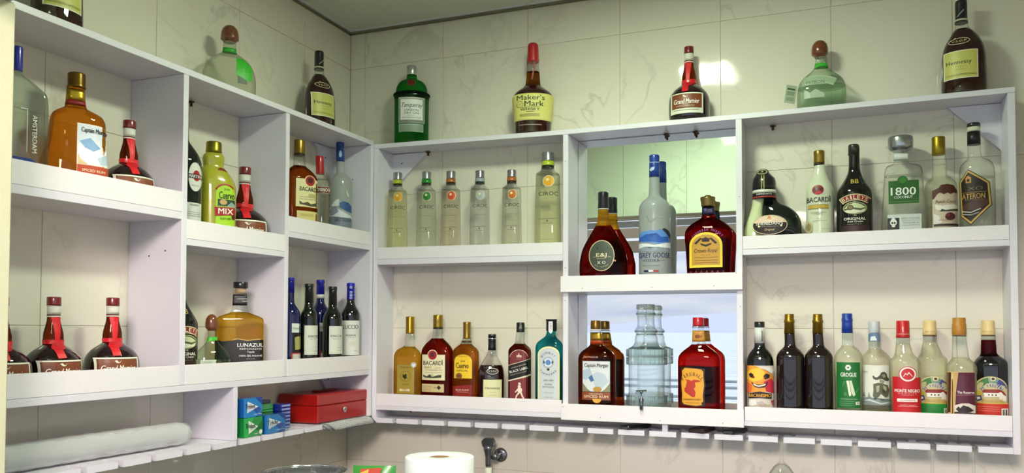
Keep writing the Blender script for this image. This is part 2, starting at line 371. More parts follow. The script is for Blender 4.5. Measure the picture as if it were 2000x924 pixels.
for y0, y1 in ((Y0, YA-.0006), (YA+TH+.0006, YB-.0006), (YB+TH+.0006, YI-.0006)): LB('lip_board', DL-.008, DL, y0, y1, .1576, .2004, m=M_LIP)
nl = [-1.1005+.0852*i for i in range(-2, 12)]; nl = [-1.2709, -1.1857, -1.1005, -1.0153, -.9322, -.8459, -.761, -.6754, -.5899, -.5033, -.4164, -.331, -.246, -.161]
comb(UL, Y0, YI-.0004, [(a-.0135, a) for a in nl], DL, xb, .007, .0199, 'y', warpL, nd=.045, off=(0, -YE, 0))
bracket(UL, YI, .834, -.090, .100, .0005, .0125, 'x', (0, -YE, 0), holes=((-.145, .80),))
bracket(UL, YI, .1425, -.060, .068, .0005, .0125, 'x', (0, -YE, 0), holes=((-.118, .128),))
for y, z in ((-.862-.05, 0), ): pass
for y, z in ((YA-.012, .493), (YA-.06, .49)): pass
for xx, z, yy in ((.06, .437, YA), (.105, .447, YA), (.06, .70, YI), (.11, .50, YB), (.085, .735, YI)):
    hb = lathe_bm([(0, 0), (.0017, 0), (.0017, .0008), (0, .0008)], 10); ho = obj('screw_hole', hb, MATS['hole_black'], UL); ho.rotation_euler = (PI/2, 0, 0); ho.location = (xx, yy-.0002-YE, z)
# metal hooks under the top boards and under the bottom boards
def hook(parent, p, off):
    bm = lathe_bm([(0, 0), (.007, 0), (.008, -.002), (.003, -.004), (.003, -.012), (0, -.012)], 14)
    o = obj('mounting_screw', bm, paint('#4a3020', .5, .5, key='rusty_metal'), parent, True); o.location = (p[0]+off[0], p[1]+off[1], p[2]+off[2]); return o
for p in ((.01, -.70, .8265), (.01, -1.02, .1425), (.01, -.84, .1425)): hook(UL, p, (0, -YE, 0))
for p in ((.290, -.006, .8245), (1.02, -.006, .8165), (1.10, -.006, .8165), (.235, -.006, .039), (1.30, -.006, .8150)): hook(UB, p, (-DL, 0, 0))

# ------------------------------------------------------------------ outside: terrace, pergola beams, railing, sea, hills
def woodm(col): return paint(col, .55, key='beam_'+col, bump=.2, bscale=30)
pg = empty('pergola', (.5, -4.0, -1.4), 0, 'slatted pergola edge of grey and tan boards, seen in the upper mirror', 'pergola')
for z0, z1, y, c in ((.885, .975, -4.0, '#8d8272'), (1.0, 1.075, -4.0, '#a09682'), (1.09, 1.135, -4.05, '#7c827a'), (1.185, 1.30, -4.0, '#8e8470')):
    o = obj('board', box_bm(-5, 6, y-.03, y, z0, z1), woodm(c), pg); o.location = (-.5, 4.0, 1.4)
for x in (-3.4, 4.4):
    o = obj('post', box_bm(x, x+.1, -4.15, -4.05, -1.4, 1.35), woodm('#8d8272'), pg); o.location = (-.5, 4.0, 1.4)
fl_ = empty('fill_lamp', (1.35, -2.75, 1.16), 0, 'added unseen light: tilted warm floodlight hung outside the hatch, behind the viewer', 'light')  # added out of view to brighten the lower shelves
me, t, b = newmat('fill_lamp_glow'); b.inputs['Emission Color'].default_value = (1.0, .87, .80, 1); b.inputs['Emission Strength'].default_value = FILL_STRENGTH
q = obj('fill_panel', box_bm(-.30, .30, -.002, .002, -.22, .22), MATS['fill_lamp_glow'], fl_); q.rotation_euler = (math.radians(-24), 0, 0)
q = obj('fill_housing', box_bm(-.32, .32, -.06, -.003, -.24, .24, .01), paint('#3a3c3e', .4), fl_); q.rotation_euler = (math.radians(-24), 0, 0)
q = obj('bracket', box_bm(-.02, .02, -.045, -.015, .1, .355), paint('#3a3c3e', .4), fl_)
q = obj('board', box_bm(-5, 6, -2.84, -2.72, 1.52, 1.60), woodm('#8d8272'), pg); q.location = (-.5, 4.0, 1.4)  # extra beam, added only to carry the fill lamp
rl = empty('railing', (.5, -5, -1.4), 0, 'pale blue horizontal terrace railing in front of the sea, seen in the lower mirror', 'railing')
for z in (-.15, -.205, -.29): 
    o = obj('rail', box_bm(-6, 7, -5.02, -4.98, z-.012, z+.012, bev=.004), paint('#b9cbe0', .4, key='rail_paint'), rl); o.location = (-.5, 5, 1.4)
for x in (-4.5, -2.6, 3.6, 5.5):
    o = obj('post', box_bm(x, x+.04, -5.03, -4.99, -1.4, -.12), MATS['rail_paint'], rl); o.location = (-.5, 5, 1.4)
def sea_mat():
    m, t, b = newmat('sea_water'); g = N(t, 'ShaderNodeNewGeometry'); mp = N(t, 'ShaderNodeMapping'); mp.inputs['Scale'].default_value = (.02, .12, 1)
    n = N(t, 'ShaderNodeTexNoise', i_Scale=6.0, i_Detail=8.0, i_Roughness=.7); t.links.new(g.outputs['Position'], mp.inputs[0]); t.links.new(mp.outputs[0], n.inputs['Vector'])
    r = N(t, 'ShaderNodeValToRGB'); r.color_ramp.elements[0].position = .40; r.color_ramp.elements[0].color = (.42, .52, .62, 1); r.color_ramp.elements[1].position = .66; r.color_ramp.elements[1].color = (.86, .90, .93, 1)
    t.links.new(n.outputs['Fac'], r.inputs[0]); t.links.new(r.outputs[0], b.inputs['Base Color']); b.inputs['Roughness'].default_value = .5
    bp = N(t, 'ShaderNodeBump'); bp.inputs['Strength'].default_value = .4; t.links.new(n.outputs['Fac'], bp.inputs['Height']); t.links.new(bp.outputs[0], b.inputs['Normal'])
    return m
sea = structure('sea', box_bm(-9000, 9000, -12000, -6.5, -9, -6), sea_mat())
random.seed(11)
rid = [(-9000, 60), (-6000, 140), (-4200, 90), (-3000, 60), (-1700, 24), (-1250, 40), (-900, 88), (-500, 112), (0, 122), (600, 150), (1400, 170), (2400, 150), (4000, 190), (7000, 120), (9000, 60)]
bm = bmesh.new(); prev = None
for i in range(181):
    x = -9000+100*i; h = float(np.interp(x, [r[0] for r in rid], [r[1] for r in rid]))+random.uniform(-2.5, 2.5)
    row = [bm.verts.new((x, -4000-k*400-random.uniform(0, 60), -9 if k in (0, 4) else h*(.55, 1, .6)[k-1])) for k in range(5)]
    if prev:
        for k in range(4): bm.faces.new((prev[k], row[k], row[k+1], prev[k+1]))
    prev = row
bmesh.ops.recalc_face_normals(bm, faces=bm.faces)
hill = structure('hills', bm, paint('#c0c8e6', .9, key='hazy_hills', bscale=.002));  # distance haze is put into this pale lavender colour
# ------------------------------------------------------------------ bottle kit
# Every bottle is described by its measured outline (heights down, half widths out) on its own sheet scale; k = depth / width,
# n = roundness of the plan (2 round, 6 nearly square), yaw = the way it faces (0 = away from the back wall).
PLACE = {'henn1':(0.0850,-1.1298,0.8396,0.9685,61.4),'patronL':(0.0700,-0.6386,0.8446,1.2566,191.7),'henn3':(0.0750,-0.2655,0.8486,1.4718,255.7),'tanq':(0.2547,-0.0480,0.8395,1.5560,283.3),'maker':(0.6473,-0.0480,0.8341,1.4659,265.4),'gmtop':(1.0892,-0.0420,0.8323,1.3612,238.4),'patronR':(1.4199,-0.0450,0.8339,1.2912,215.6),'hennR':(1.7375,-0.0480,0.8367,1.2175,187.7),'amst':(0.0750,-1.2011,0.5248,0.9249,374.0),'cmL':(0.0800,-1.0819,0.5264,0.9927,391.2),'gm_c1':(0.0800,-0.9505,0.5281,1.0677,407.9),'martini':(0.0850,-0.8007,0.4740,1.1528,472.7),'cuervomix':(0.0860,-0.6966,0.4748,1.2190,481.6),'gm_c2':(0.0700,-0.5763,0.4754,1.2729,488.1),'bacL':(0.0950,-0.3864,0.5302,1.3909,462.3),'smir':(0.0700,-0.2402,0.5311,1.4815,473.0),'ggL':(0.0800,-0.1615,0.5316,1.5246,477.7),'gmb1':(0.0750,-1.2214,0.1572,0.9027,775.6),'gmb2':(0.0750,-1.1160,0.1573,0.9638,767.4),'gmb3':(0.0750,-0.9798,0.1575,1.0424,758.2),'baiL':(0.0900,-0.8142,0.1578,1.1371,748.8),'patS':(0.1050,-0.7240,0.1580,1.1799,745.1),'luna':(0.0750,-0.5950,0.1584,1.2673,738.1),'wA':(0.0700,-0.3864,0.1588,1.3892,729.9),'wB':(0.1000,-0.3424,0.1589,1.4078,728.8),'wC':(0.0380,-0.1996,0.1591,1.5040,724.6),'wD':(0.1120,-0.2458,0.1591,1.4620,724.5),'wE':(0.1100,-0.1497,0.1593,1.5200,721.4),'c1':(0.2050,-0.0430,0.4906,1.5639,508.4),'c2':(0.3041,-0.0430,0.4898,1.5412,507.1),'c3':(0.3857,-0.0430,0.4892,1.5225,506.0),'c4':(0.4800,-0.0430,0.4884,1.5009,504.6),'c5':(0.5805,-0.0430,0.4876,1.4779,503.1),'c6':(0.6910,-0.0430,0.4868,1.4526,501.4),'teq':(0.2439,-0.0430,0.0520,1.5461,791.2),'bac':(0.3435,-0.0430,0.0519,1.5235,793.5),'cuervo':(0.4368,-0.0430,0.0519,1.5022,795.8),'hennS':(0.5183,-0.0430,0.0518,1.4837,797.9),'jw':(0.6065,-0.0430,0.0517,1.4636,800.2),'bomb':(0.6962,-0.0430,0.0516,1.4432,802.6),'sher':(1.2992,-0.0430,0.4852,1.3139,488.5),'bacW':(1.4144,-0.0430,0.4858,1.2875,485.0),'bai':(1.4949,-0.0430,0.4862,1.2690,482.5),'1800':(1.6043,-0.0450,0.4867,1.2439,479.0),'coco':(1.6862,-0.0370,0.4871,1.2254,476.3),'ater':(1.7621,-0.0430,0.4875,1.2079,473.7),'brac':(1.2674,-0.0430,0.0516,1.3129,819.3),'dk1':(1.3408,-0.0430,0.0516,1.2962,821.6),'dk2':(1.4082,-0.0430,0.0517,1.2808,823.8),'grog':(1.4773,-0.0430,0.0517,1.2651,826.1),'fig':(1.5399,-0.0270,0.0517,1.2509,828.3),'monte':(1.6025,-0.0535,0.0518,1.2366,830.5),'ilhaG':(1.6636,-0.0250,0.0518,1.2226,832.7),'ther':(1.7222,-0.0560,0.0518,1.2093,834.9),'ilhaR':(1.7870,-0.0280,0.0519,1.1942,837.4),'ej':(0.8536,-0.0450,0.3974,1.4128,561.0),'gg':(0.9959,-0.0450,0.3973,1.3803,559.3),'crown':(1.1390,-0.0450,0.3973,1.3475,557.5),'cmM':(0.8354,-0.0450,0.0516,1.4098,806.5),'disp':(0.9735,-0.0450,0.0516,1.3784,810.4),'fire':(1.1129,-0.0450,0.0516,1.3466,814.6)}
def pchip(xs, ys, x):
    xs = np.asarray(xs, float); ys = np.asarray(ys, float); h = np.diff(xs); d = np.diff(ys)/h; m = np.zeros(len(xs))
    for i in range(1, len(xs)-1):
        if d[i-1]*d[i] > 0:
            w1 = 2*h[i]+h[i-1]; w2 = h[i]+2*h[i-1]; m[i] = (w1+w2)/(w1/d[i-1]+w2/d[i])
    m[0] = d[0]; m[-1] = d[-1]
    i = np.clip(np.searchsorted(xs, x)-1, 0, len(h)-1); t = (x-xs[i])/h[i]
    return (2*t**3-3*t**2+1)*ys[i]+(t**3-2*t**2+t)*h[i]*m[i]+(-2*t**3+3*t**2)*ys[i+1]+(t**3-t**2)*h[i]*m[i+1]
def sgp(c, e): return np.sign(c)*np.abs(c)**e
FONT = {}
def glyph(s, bold=0.0):
    k = (s, bold)
    if k not in FONT:
        c = bpy.data.curves.new('t', 'FONT'); c.body = s; c.resolution_u = 2; c.fill_mode = 'FRONT'
        o = bpy.data.objects.new('t', c); COL.objects.link(o); dg = bpy.context.evaluated_depsgraph_get(); dg.update()
        me = bpy.data.meshes.new_from_object(o.evaluated_get(dg)); me.calc_loop_triangles()
        v = np.array([list(x.co)[:2] for x in me.vertices]).reshape(-1, 2); f = [tuple(t.vertices) for t in me.loop_triangles]
        bpy.data.objects.remove(o); bpy.data.curves.remove(c); bpy.data.meshes.remove(me)
        FONT[k] = (v, f)
    return FONT[k]
def cutpoly(pts, step):
    """flat outline -> vertices and faces cut fine enough to be bent round a bottle"""
    bm = bmesh.new(); f = bm.faces.new([bm.verts.new((p[0], p[1], 0)) for p in pts])
    xs = [p[0] for p in pts]; ys = [p[1] for p in pts]
    bmesh.ops.triangulate(bm, faces=bm.faces)
    for c in np.arange((math.floor(min(xs)/step)+1)*step, max(xs), step): bmesh.ops.bisect_plane(bm, geom=bm.verts[:]+bm.edges[:]+bm.faces[:], plane_co=(c, 0, 0), plane_no=(1, 0, 0))
    ysp = step*1.0
    for c in np.arange((math.floor(min(ys)/ysp)+1)*ysp, max(ys), ysp): bmesh.ops.bisect_plane(bm, geom=bm.verts[:]+bm.edges[:]+bm.faces[:], plane_co=(0, c, 0), plane_no=(0, 1, 0))
    bm.verts.index_update(); v = np.array([v.co[:2] for v in bm.verts]); fs = [tuple(x.index for x in f.verts) for f in bm.faces]; bm.free()
    return v, fs
def arc(cx, cy, rx, ry, a0, a1, n=14): return [(cx+rx*math.cos(math.radians(a0+(a1-a0)*i/n)), cy-ry*math.sin(math.radians(a0+(a1-a0)*i/n))) for i in range(n+1)]
def op_shapes(op, step):
    """yields (verts, faces, colour) on the sheet; y runs down"""
    k = op[0]
    if k == 'R':
        _, x0, y0, x1, y1, c = op; v, f = cutpoly([(x0, y0), (x0, y1), (x1, y1), (x1, y0)], step); yield v, f, c
    elif k == 'E':
        _, cx, cy, rx, ry, c = op; v, f = cutpoly(arc(cx, cy, rx, ry, 0, 345, 23), step); yield v, f, c
    elif k == 'O':
        _, cx, cy, rx, ry, w, c = op; a = arc(cx, cy, rx, ry, 0, 360, 28); b = arc(cx, cy, rx-w, ry-w, 0, 360, 28)
        yield np.array(a+b), [(i, i+1, 29+i+1, 29+i) for i in range(28)], c
    elif k == 'A':      # arched band
        _, cx, cy, r0, r1, a0, a1, c = op; a = arc(cx, cy, r0, r0, a0, a1, 16); b = arc(cx, cy, r1, r1, a0, a1, 16)
        yield np.array(a+b), [(i, i+1, 17+i+1, 17+i) for i in range(16)], c
    elif k == 'P': v, f = cutpoly(op[1], step); yield v, f, op[2]
    elif k == 'L':      # rectangle with an arched top
        _, x0, y0, x1, y1, c = op; rx = (x1-x0)/2; ry = min(rx*.8, (y1-y0)*.5)
        v, f = cutpoly(arc((x0+x1)/2, y0+ry, rx, ry, 0, 180, 14)+[(x0, y1), (x1, y1)], step); yield v, f, c
    elif k in 'TV':
        s, cx, cy, w, h, c = op[1:7]; bold = op[7] if len(op) > 7 else 0; sh = op[8] if len(op) > 8 else 0; ang = math.radians(op[9] if len(op) > 9 else 0)
        if k == 'V': ang = -PI/2
        v, f = glyph(s, bold); v = v.copy(); lo = v.min(0); hi = v.max(0); v = (v-(lo+hi)/2)/(hi-lo+1e-9)*(w, h); v[:, 0] += v[:, 1]*sh
        x = cx+v[:, 0]*math.cos(ang)-v[:, 1]*math.sin(ang); y = cy-(v[:, 0]*math.sin(ang)+v[:, 1]*math.cos(ang))
        d = min(bold, .04)*h*.55
        for e_ in ((-d, 0, d) if d else (0,)): yield np.stack([x+e_*math.cos(ang), y-e_*math.sin(ang)], 1), f, c
    elif k == 'C':      # text on an arc: string, centre, radius, start angle, end angle, letter height, letter width
        s, cx, cy, r, a0, a1, h, lw, c = op[1:10]; bold = op[10] if len(op) > 10 else 0
        for i, ch in enumerate(s):
            if ch == ' ': continue
            a = math.radians(a0+(a1-a0)*i/max(len(s)-1, 1)); v, f = glyph(ch, bold); v = v.copy(); lo = v.min(0); hi = v.max(0)
            v = (v-(lo+hi)/2)/(hi-lo+1e-9)*(lw*(.4 if ch == 'I' else 1), h); t = a-PI/2 if a0 > a1 else a+PI/2
            x = cx+r*math.cos(a)+v[:, 0]*math.cos(t)-v[:, 1]*math.sin(t); y = cy-(r*math.sin(a)+v[:, 0]*math.sin(t)+v[:, 1]*math.cos(t))
            yield np.stack([x, y], 1), f, c
class Bottle:
    def __init__(s, key, scale, ox, oy, ax, prof, name, label, cat='bottle', k=1.0, n=2.0, yaw=None, rot=0.0, base=None, sx=1.0, sz=1.0, group=None, dz=0.0, neck=None):
        x, y, z, mm, by = PLACE[key]; s.key = key
        s.m = mm/1000/scale; s.ax = ax; s.base = base if base is not None else (by-oy)*scale
        s.sx, s.sz = sx, sz; s.k, s.n = k, n
        az = math.atan2(y-CAM.y, x-CAM.x)-PI/2           # turn that makes local -Y face the camera
        s.yaw = (az if yaw is None else math.radians(yaw))+math.radians(rot); s.th = az-s.yaw
        s.root = empty(name, (x, y, z+.0003+dz), s.yaw, label, cat, group)
        p = sorted([(q[0], q[1], q[2] if len(q) > 2 else 0.0) for q in prof], key=lambda q: -q[0])
        if neck: p = [(q[0], q[1], q[2]+neck[2]*min(1.0, max(0.0, (neck[0]-q[0])/(neck[0]-neck[1])))) for q in p]
        s.zz = np.array([(s.base-q[0])*s.m*sz for q in p]); s.rr = np.array([q[1] for q in p])*s.m*sx; s.oo = np.array([q[2] for q in p])*s.m*sx
        s.W = s.width(k, n)
        s.layer = 0
        s.body_parts = []
    def width(s, k, n):
        a = np.linspace(0, 2*PI, 721); return float(np.max(sgp(np.cos(a), 2/n)*math.cos(s.th)+k*sgp(np.sin(a), 2/n)*math.sin(s.th)))
    def Z(s, y): return (s.base-y)*s.m*s.sz
    def surf(s, z):
        z = np.clip(z, s.zz[0], s.zz[-1]); return pchip(s.zz, s.rr, z)/s.W, np.interp(z, s.zz, s.oo)/max(math.cos(s.th), .5)
    def ringpts(s, a, off, seg, k=None, n=None, flute=0):
        k = k or s.k; n = n or s.n; t = np.arange(seg)*2*PI/seg
        if n > 2.2: t = t+0.0
        mod = 1+flute*(np.cos(t*26)) if flute else 1
        return off+a*mod*sgp(np.cos(t), 2/n), k*a*mod*sgp(np.sin(t), 2/n)
    def loft(s, zs, name, mats, zone=None, seg=40, grow=0.0, bottom=True, top=True, k=None, n=None, rad=None, flute=0, W=None, inner=0.0, smooth=True):
        verts = []; faces = []; fm = []
        def rings(shrink, zl, rev):
            st = len(verts)
            for i, z in enumerate(zl):
                if rad is not None: r, o = rad[0][i]/(W or s.W), rad[1][i]
                else: r, o = s.surf(z)
                r = max(float(r)+grow-shrink, .0004); X, Y = s.ringpts(r, float(o), seg, k, n, flute)
                verts.extend(zip(X.tolist(), Y.tolist(), [float(z)]*seg))
            for i in range(len(zl)-1):
                zm = (zl[i]+zl[i+1])/2; mi = 0
                if zone:
                    for zi, (zt, m_) in enumerate(zone):
                        if zm <= zt: mi = m_; break
                for j in range(seg):
                    q = [st+i*seg+j, st+i*seg+(j+1) % seg, st+(i+1)*seg+(j+1) % seg, st+(i+1)*seg+j]
                    faces.append(q[::-1] if rev else q); fm.append(mi)
            return st, len(zl)
        st, nr = rings(0.0, zs, False)
        if inner:
            zi = list(zs); s2, n2 = rings(inner, zi, True)
            for j in range(seg):
                jj = (j+1) % seg
                faces.append([st+j, s2+j, s2+jj, st+jj]); fm.append(0)
                a, b = st+(nr-1)*seg, s2+(n2-1)*seg; faces.append([a+j, a+jj, b+jj, b+j]); fm.append(0)
        else:
            if bottom: faces.append([st+j for j in range(seg)][::-1]); fm.append(0 if not zone else zone[0][1])
            if top: faces.append([st+(nr-1)*seg+j for j in range(seg)]); fm.append(0 if not zone else zone[-1][1])
        me = bpy.data.meshes.new(name); me.from_pydata(verts, [], faces); me.polygons.foreach_set('material_index', fm)
        for m in mats: me.materials.append(m)
        me.polygons.foreach_set('use_smooth', [len(f) == 4 for f in faces] if smooth else [False]*len(faces)); me.update()
        o = bpy.data.objects.new(name, me); COL.objects.link(o); o.parent = s.root; return o
    def levels(s, z0, z1, extra=()):
        step = max((s.zz[-1]-s.zz[0])/46, .002); L = sorted(set([z0, z1]+[float(z) for z in s.zz if z0 < z < z1]+list(np.linspace(z0, z1, max(int((z1-z0)/step), 2)))+[e for e in extra if z0 < e < z1]))
        r = [L[0]]
        for z in L[1:]:
            if z-r[-1] > .0005: r.append(z)
        if r[-1] != z1: r[-1] = z1
        return r
    def body(s, mats, fill=None, zones=None, glass=None, opaque_name='liquid', wall=.0022):
        """mats: drink seen through the glass; fill: level of the drink; above it the glass is empty"""
        top = s.zz[-1]; zf = s.Z(fill) if fill is not None else top
        zn = [(s.Z(y), i) for y, i in zones] if zones else None
        s.loft(s.levels(s.zz[0], zf, [z for z, _ in (zn or [])]), opaque_name, mats, zn)
        if fill is not None: s.loft(s.levels(zf+.0002, top), 'glass', [glass or thin()], bottom=False, top=False)
        return s
    def cap(s, pr, mat, name='cap', k=1.0, n=2.0, flat=False, grow=0.0):
        p = sorted([(q[0], q[1], q[2] if len(q) > 2 else 0.0) for q in pr], key=lambda q: -q[0])
        zs = [s.Z(q[0]) for q in p]; 
        for i in range(1, len(zs)):
            if zs[i] <= zs[i-1]: zs[i] = zs[i-1]+.00012
        W = s.width(k, n)
        r = [q[1]*s.m*s.sx+grow for q in p]; of = [q[2]*s.m*s.sx/max(math.cos(s.th), .5) for q in p]
        return s.loft(zs, name, [mat], rad=(r, of), W=W, k=k, n=n, seg=28)
    def band(s, y0, y1, mat, name='neck_band', grow=.0004, k=None, flute=0, seg=40):
        z0, z1 = s.Z(y1), s.Z(y0); return s.loft(s.levels(z0, z1), name, [mat], grow=grow, seg=seg, flute=flute)
    def label(s, ops, name='label', surf=None, grow=.00035, mats=None, back=False, lab=None):
        """flat print wrapped on to the bottle's front; positions are where the eye finds them from the front"""
        V = []; F = []; M = []; mi = []; cols = []
        step = float(np.max(s.rr))/s.m/s.sx/7.0
        a = np.linspace(0, 2*PI, 361)[:-1]
        if surf: k, n, W = surf.get('k', s.k), surf.get('n', s.n), None; W = s.width(k, n)
        else: k, n, W = s.k, s.n, s.W
        ux = sgp(np.cos(a), 2/n); uy = k*sgp(np.sin(a), 2/n); c, sn = math.cos(s.th), math.sin(s.th)
        seenx = ux*c+uy*sn; dep = -ux*sn+uy*c      # seen sideways position, depth away from the eye
        i0, i1 = int(np.argmin(seenx)), int(np.argmax(seenx))
        idx = [(i0+i) % 360 for i in range(((i1-i0) % 360)+1)]
        sx_, px, py = seenx[idx], ux[idx], uy[idx]
        od = np.argsort(sx_); sx_, px, py = sx_[od], px[od], py[od]
        for li, op in enumerate(ops):
            for si, (v, f, col) in enumerate(op_shapes(op, step)):
                st = len(V); z = s.Z(v[:, 1])
                if surf and 'hw' in surf: r = np.full(len(v), surf['hw']*s.m*s.sx/W); o = np.zeros(len(v))
                elif surf and 'prof' in surf:
                    pp = sorted(surf['prof'], key=lambda q: -q[0]); r = np.interp(z, [s.Z(q[0]) for q in pp], [q[1]*s.m*s.sx for q in pp])/W; o = np.interp(z, [s.Z(q[0]) for q in pp], [(q[2] if len(q) > 2 else 0)*s.m*s.sx for q in pp])/max(math.cos(s.th), .5)
                else: r, o = s.surf(z)
                X = (v[:, 0]-s.ax)*s.m*s.sx
                g = grow+.00016*li+.00004*(si % 3)
                q = np.clip((X-o*c)/np.maximum(r, 1e-5), sx_[0]*.999, sx_[-1]*.999)
                lx = np.interp(q, sx_, px)*(r+g)+o; ly = np.interp(q, sx_, py)*(r+g/max(k, .3))
                V.extend(zip(lx.tolist(), ly.tolist(), z.tolist()))
                if col not in cols: cols.append(col)
                ci = cols.index(col)
                for t in f: F.append([st+j for j in t]); mi.append(ci)
        me = bpy.data.meshes.new(name); me.from_pydata(V, [], F); me.polygons.foreach_set('material_index', mi)
        for cc in cols: me.materials.append((mats or {}).get(cc) or ink(cc))
        me.update(); o = bpy.data.objects.new(name, me); COL.objects.link(o); o.parent = s.root
        if lab: o['label'] = lab
        return o
# ------------------------------------------------------------------ bottles standing on top of the shelves
B = Bottle
GOLD = metal('#a88a3a'); SILV = metal('#c9ccd0', .25); BLACKCAP = paint('#15161a', .3, coat=.4); REDCAP = paint('#b3151f', .35, coat=.4)
CREAM = '#e9e3c4'; WHITE = '#e6e6e0'; BLK = '#17161a'
def lines(x0, x1, ys, c, t=2.2): return [('R', x0, y-t/2, x1, y+t/2, c) for y in ys]
G_ = dict(scale=5.131, ox=740, oy=110)
b = B('tanq', 5.131, 740, 110, 330, [(889,163),(870,170),(450,172),(430,175),(405,178),(385,176),(370,161),(330,155),(290,140),(255,110),(240,80),(225,56),(210,51),(185,49)], 'gin_bottle', 'tall green ribbed gin bottle with silver cap and grey label, on top near the corner', k=.72)
b.body([tinted('#22a83a', .55)])
b.cap([(188,50),(180,50),(172,48),(165,50),(100,50),(95,46)], SILV)
b.band(372, 402, tinted('#0a5c18', .3), 'rib', .002)
b.label([('R',200,438,460,697,'#8c9688'),('R',206,446,454,452,'#dfe3da'),('R',222,462,437,665,'#e8ebe4'),('T','Tanqueray',330,525,205,58,BLK,.012,.25),('T','LONDON',328,570,135,22,BLK,.01),('T','DRY GIN',328,599,135,22,BLK,.01),('T','FINEST QUALITY',328,624,80,9,'#555555')]+lines(240,420,(640,650),'#6a7468',3)+[('T','EXPORT STRENGTH',330,680,220,14,'#3f483c',.01)])
b.label([('R',205,704,446,784,'#93a592')]+lines(215,435,(722,735,748,760,770),'#64785f',4), 'strip_label')
b.label([('E',325,286,40,38,'#5e1016'),('O',325,286,40,38,5,'#7c1a20')], 'wax_seal', grow=.0008)

b = B('maker', 4.62, 960, 70, 378, [(903,150),(890,160),(860,163),(800,166),(700,175),(600,186),(575,188),(550,180),(520,160),(495,130),(470,95),(455,74),(440,68),(380,62),(330,58),(230,52),(120,50)], 'whisky_bottle', 'whisky bottle with dripping red wax neck and cream yellow label, on top of the shelf', k=.75)
b.body([darkglass('#2c0a08'), tinted('#8a5016', .3)], fill=325, zones=[(452,0),(325,1)])
b.cap([(235,54),(225,54),(190,52),(120,49),(90,48),(72,43),(62,30),(58,8)], REDCAP, 'wax_cap')
b.label([('P',[(332,200),(332,235),(318,330),(305,470),(298,470),(305,330),(318,200)],'#7d1216'),('P',[(350,215),(372,250),(372,215)],'#b3151f'),('P',[(375,215),(396,215),(394,270),(385,340),(375,405),(362,408),(372,340),(382,270)],'#8e1015'),('P',[(405,210),(420,240),(436,210)],'#b3151f')], 'wax_drip', grow=.0012)
b.band(552, 790, paint('#dfd97c', .55), 'label', .0005)
b.label([('T',"Maker's",358,590,245,46,BLK,.02),('T','Mark',388,645,170,46,BLK,.02),('O',262,648,29,28,3,'#5a5340'),('T','S IV',262,648,32,16,'#5a5340'),('T','WHISKY',352,695,168,24,BLK,.025)]+lines(285,430,(676,),'#4a4632',3)+lines(318,388,(716,),'#4a4632',4)+lines(265,435,(735,745,755),'#77704a',3), 'lettering', grow=.0009)
b.label([('R',262,826,455,834,'#8d7c80')], 'moulded_line')

# round orange-liqueur bottles: one built, the others copied
def gm_build(key, name, label):
    b = B(key, 5.131, 1270, 70, 386, [(862,140),(855,170),(835,193),(800,202),(700,204),(640,200),(590,186),(550,160),(520,130),(495,96),(480,74),(470,68),(440,70),(400,69),(360,62),(320,53),(290,47),(260,45),(170,45)], name, label, k=.88)
    b.body([darkglass('#170506'), tinted('#7a2a0c', .3)], zones=[(480,0),(160,1)])
    b.cap([(163,48),(150,48),(100,48),(94,45)], paint('#74101a', .3, coat=.6))
    b.band(163, 236, paint('#d8d8cc', .5)); b.band(236, 246, paint('#5e1016', .4), 'neck_stripe'); b.band(246, 257, paint('#d8d8cc', .5), 'neck_stripe')
    b.label([('T','MAISON FONDEE',392,225,70,8,'#8a7a70')], 'seal_print', grow=.001)
    RD = '#d31622'
    b.band(438, 474, paint(RD, .35, coat=.3), 'ribbon', .0012)
    b.label([('P',[(350,257),(410,257),(402,330),(388,445),(358,445),(356,330)],RD),('P',[(345,465),(440,472),(405,512),(372,520),(325,540),(318,505)],'#b8121c'),('P',[(322,500),(378,492),(376,582),(318,586)],RD)], 'ribbon', grow=.0014)
    b.label([('R',210,600,520,806,'#e2e2cf'),('R',222,612,506,756,'#5a2c16'),('R',227,617,501,751,'#7a3f20'),('P',[(322,628),(338,622),(356,646),(374,622),(356,640),(338,646)],'#e2e2cf'),('T','Grand Marnier',362,688,240,48,'#f2f0e6',.03,.08),('T','LIQUEUR',350,718,60,9,'#e2e2cf')]+lines(262,436,(730,738),'#cdb9a2',3)+lines(240,480,(772,),'#b4b09a',5), grow=.0007)
    return b.root
gm = gm_build('gmtop', 'liqueur_bottle', 'round dark liqueur bottle with red ribbon, on top of the shelf beside the lamp reflection')
def face_cam(key, rot): x, y = PLACE[key][:2]; return math.atan2(y-CAM.y, x-CAM.x)-PI/2+math.radians(rot)
def gmc(key, sc, rot, label, grp, sz=.90):
    x, y, z = PLACE[key][:3]; return clone(gm, (x, y, z+.0003), face_cam(key, rot), sc, label, grp, sz)
gmc('gm_c1', 1.0, 33, 'round dark liqueur bottle with red ribbon, on the upper left shelf beside the orange rum', 'round liqueur bottles on the left wall')
gmc('gm_c2', 1.14, 22, 'large round liqueur bottle with bright red cap, beside the yellow-green mixer jug', 'round liqueur bottles on the left wall')
gmc('gmb1', .96, 26, 'round liqueur bottle half hidden by the pillar, leftmost on the lower left shelf', 'round liqueur bottles on the left wall')
gmc('gmb2', .98, 36, 'round liqueur bottle in the middle of the lower left shelf', 'round liqueur bottles on the left wall')
gmc('gmb3', 1.0, 27, 'round liqueur bottle nearest the divider on the lower left shelf', 'round liqueur bottles on the left wall')

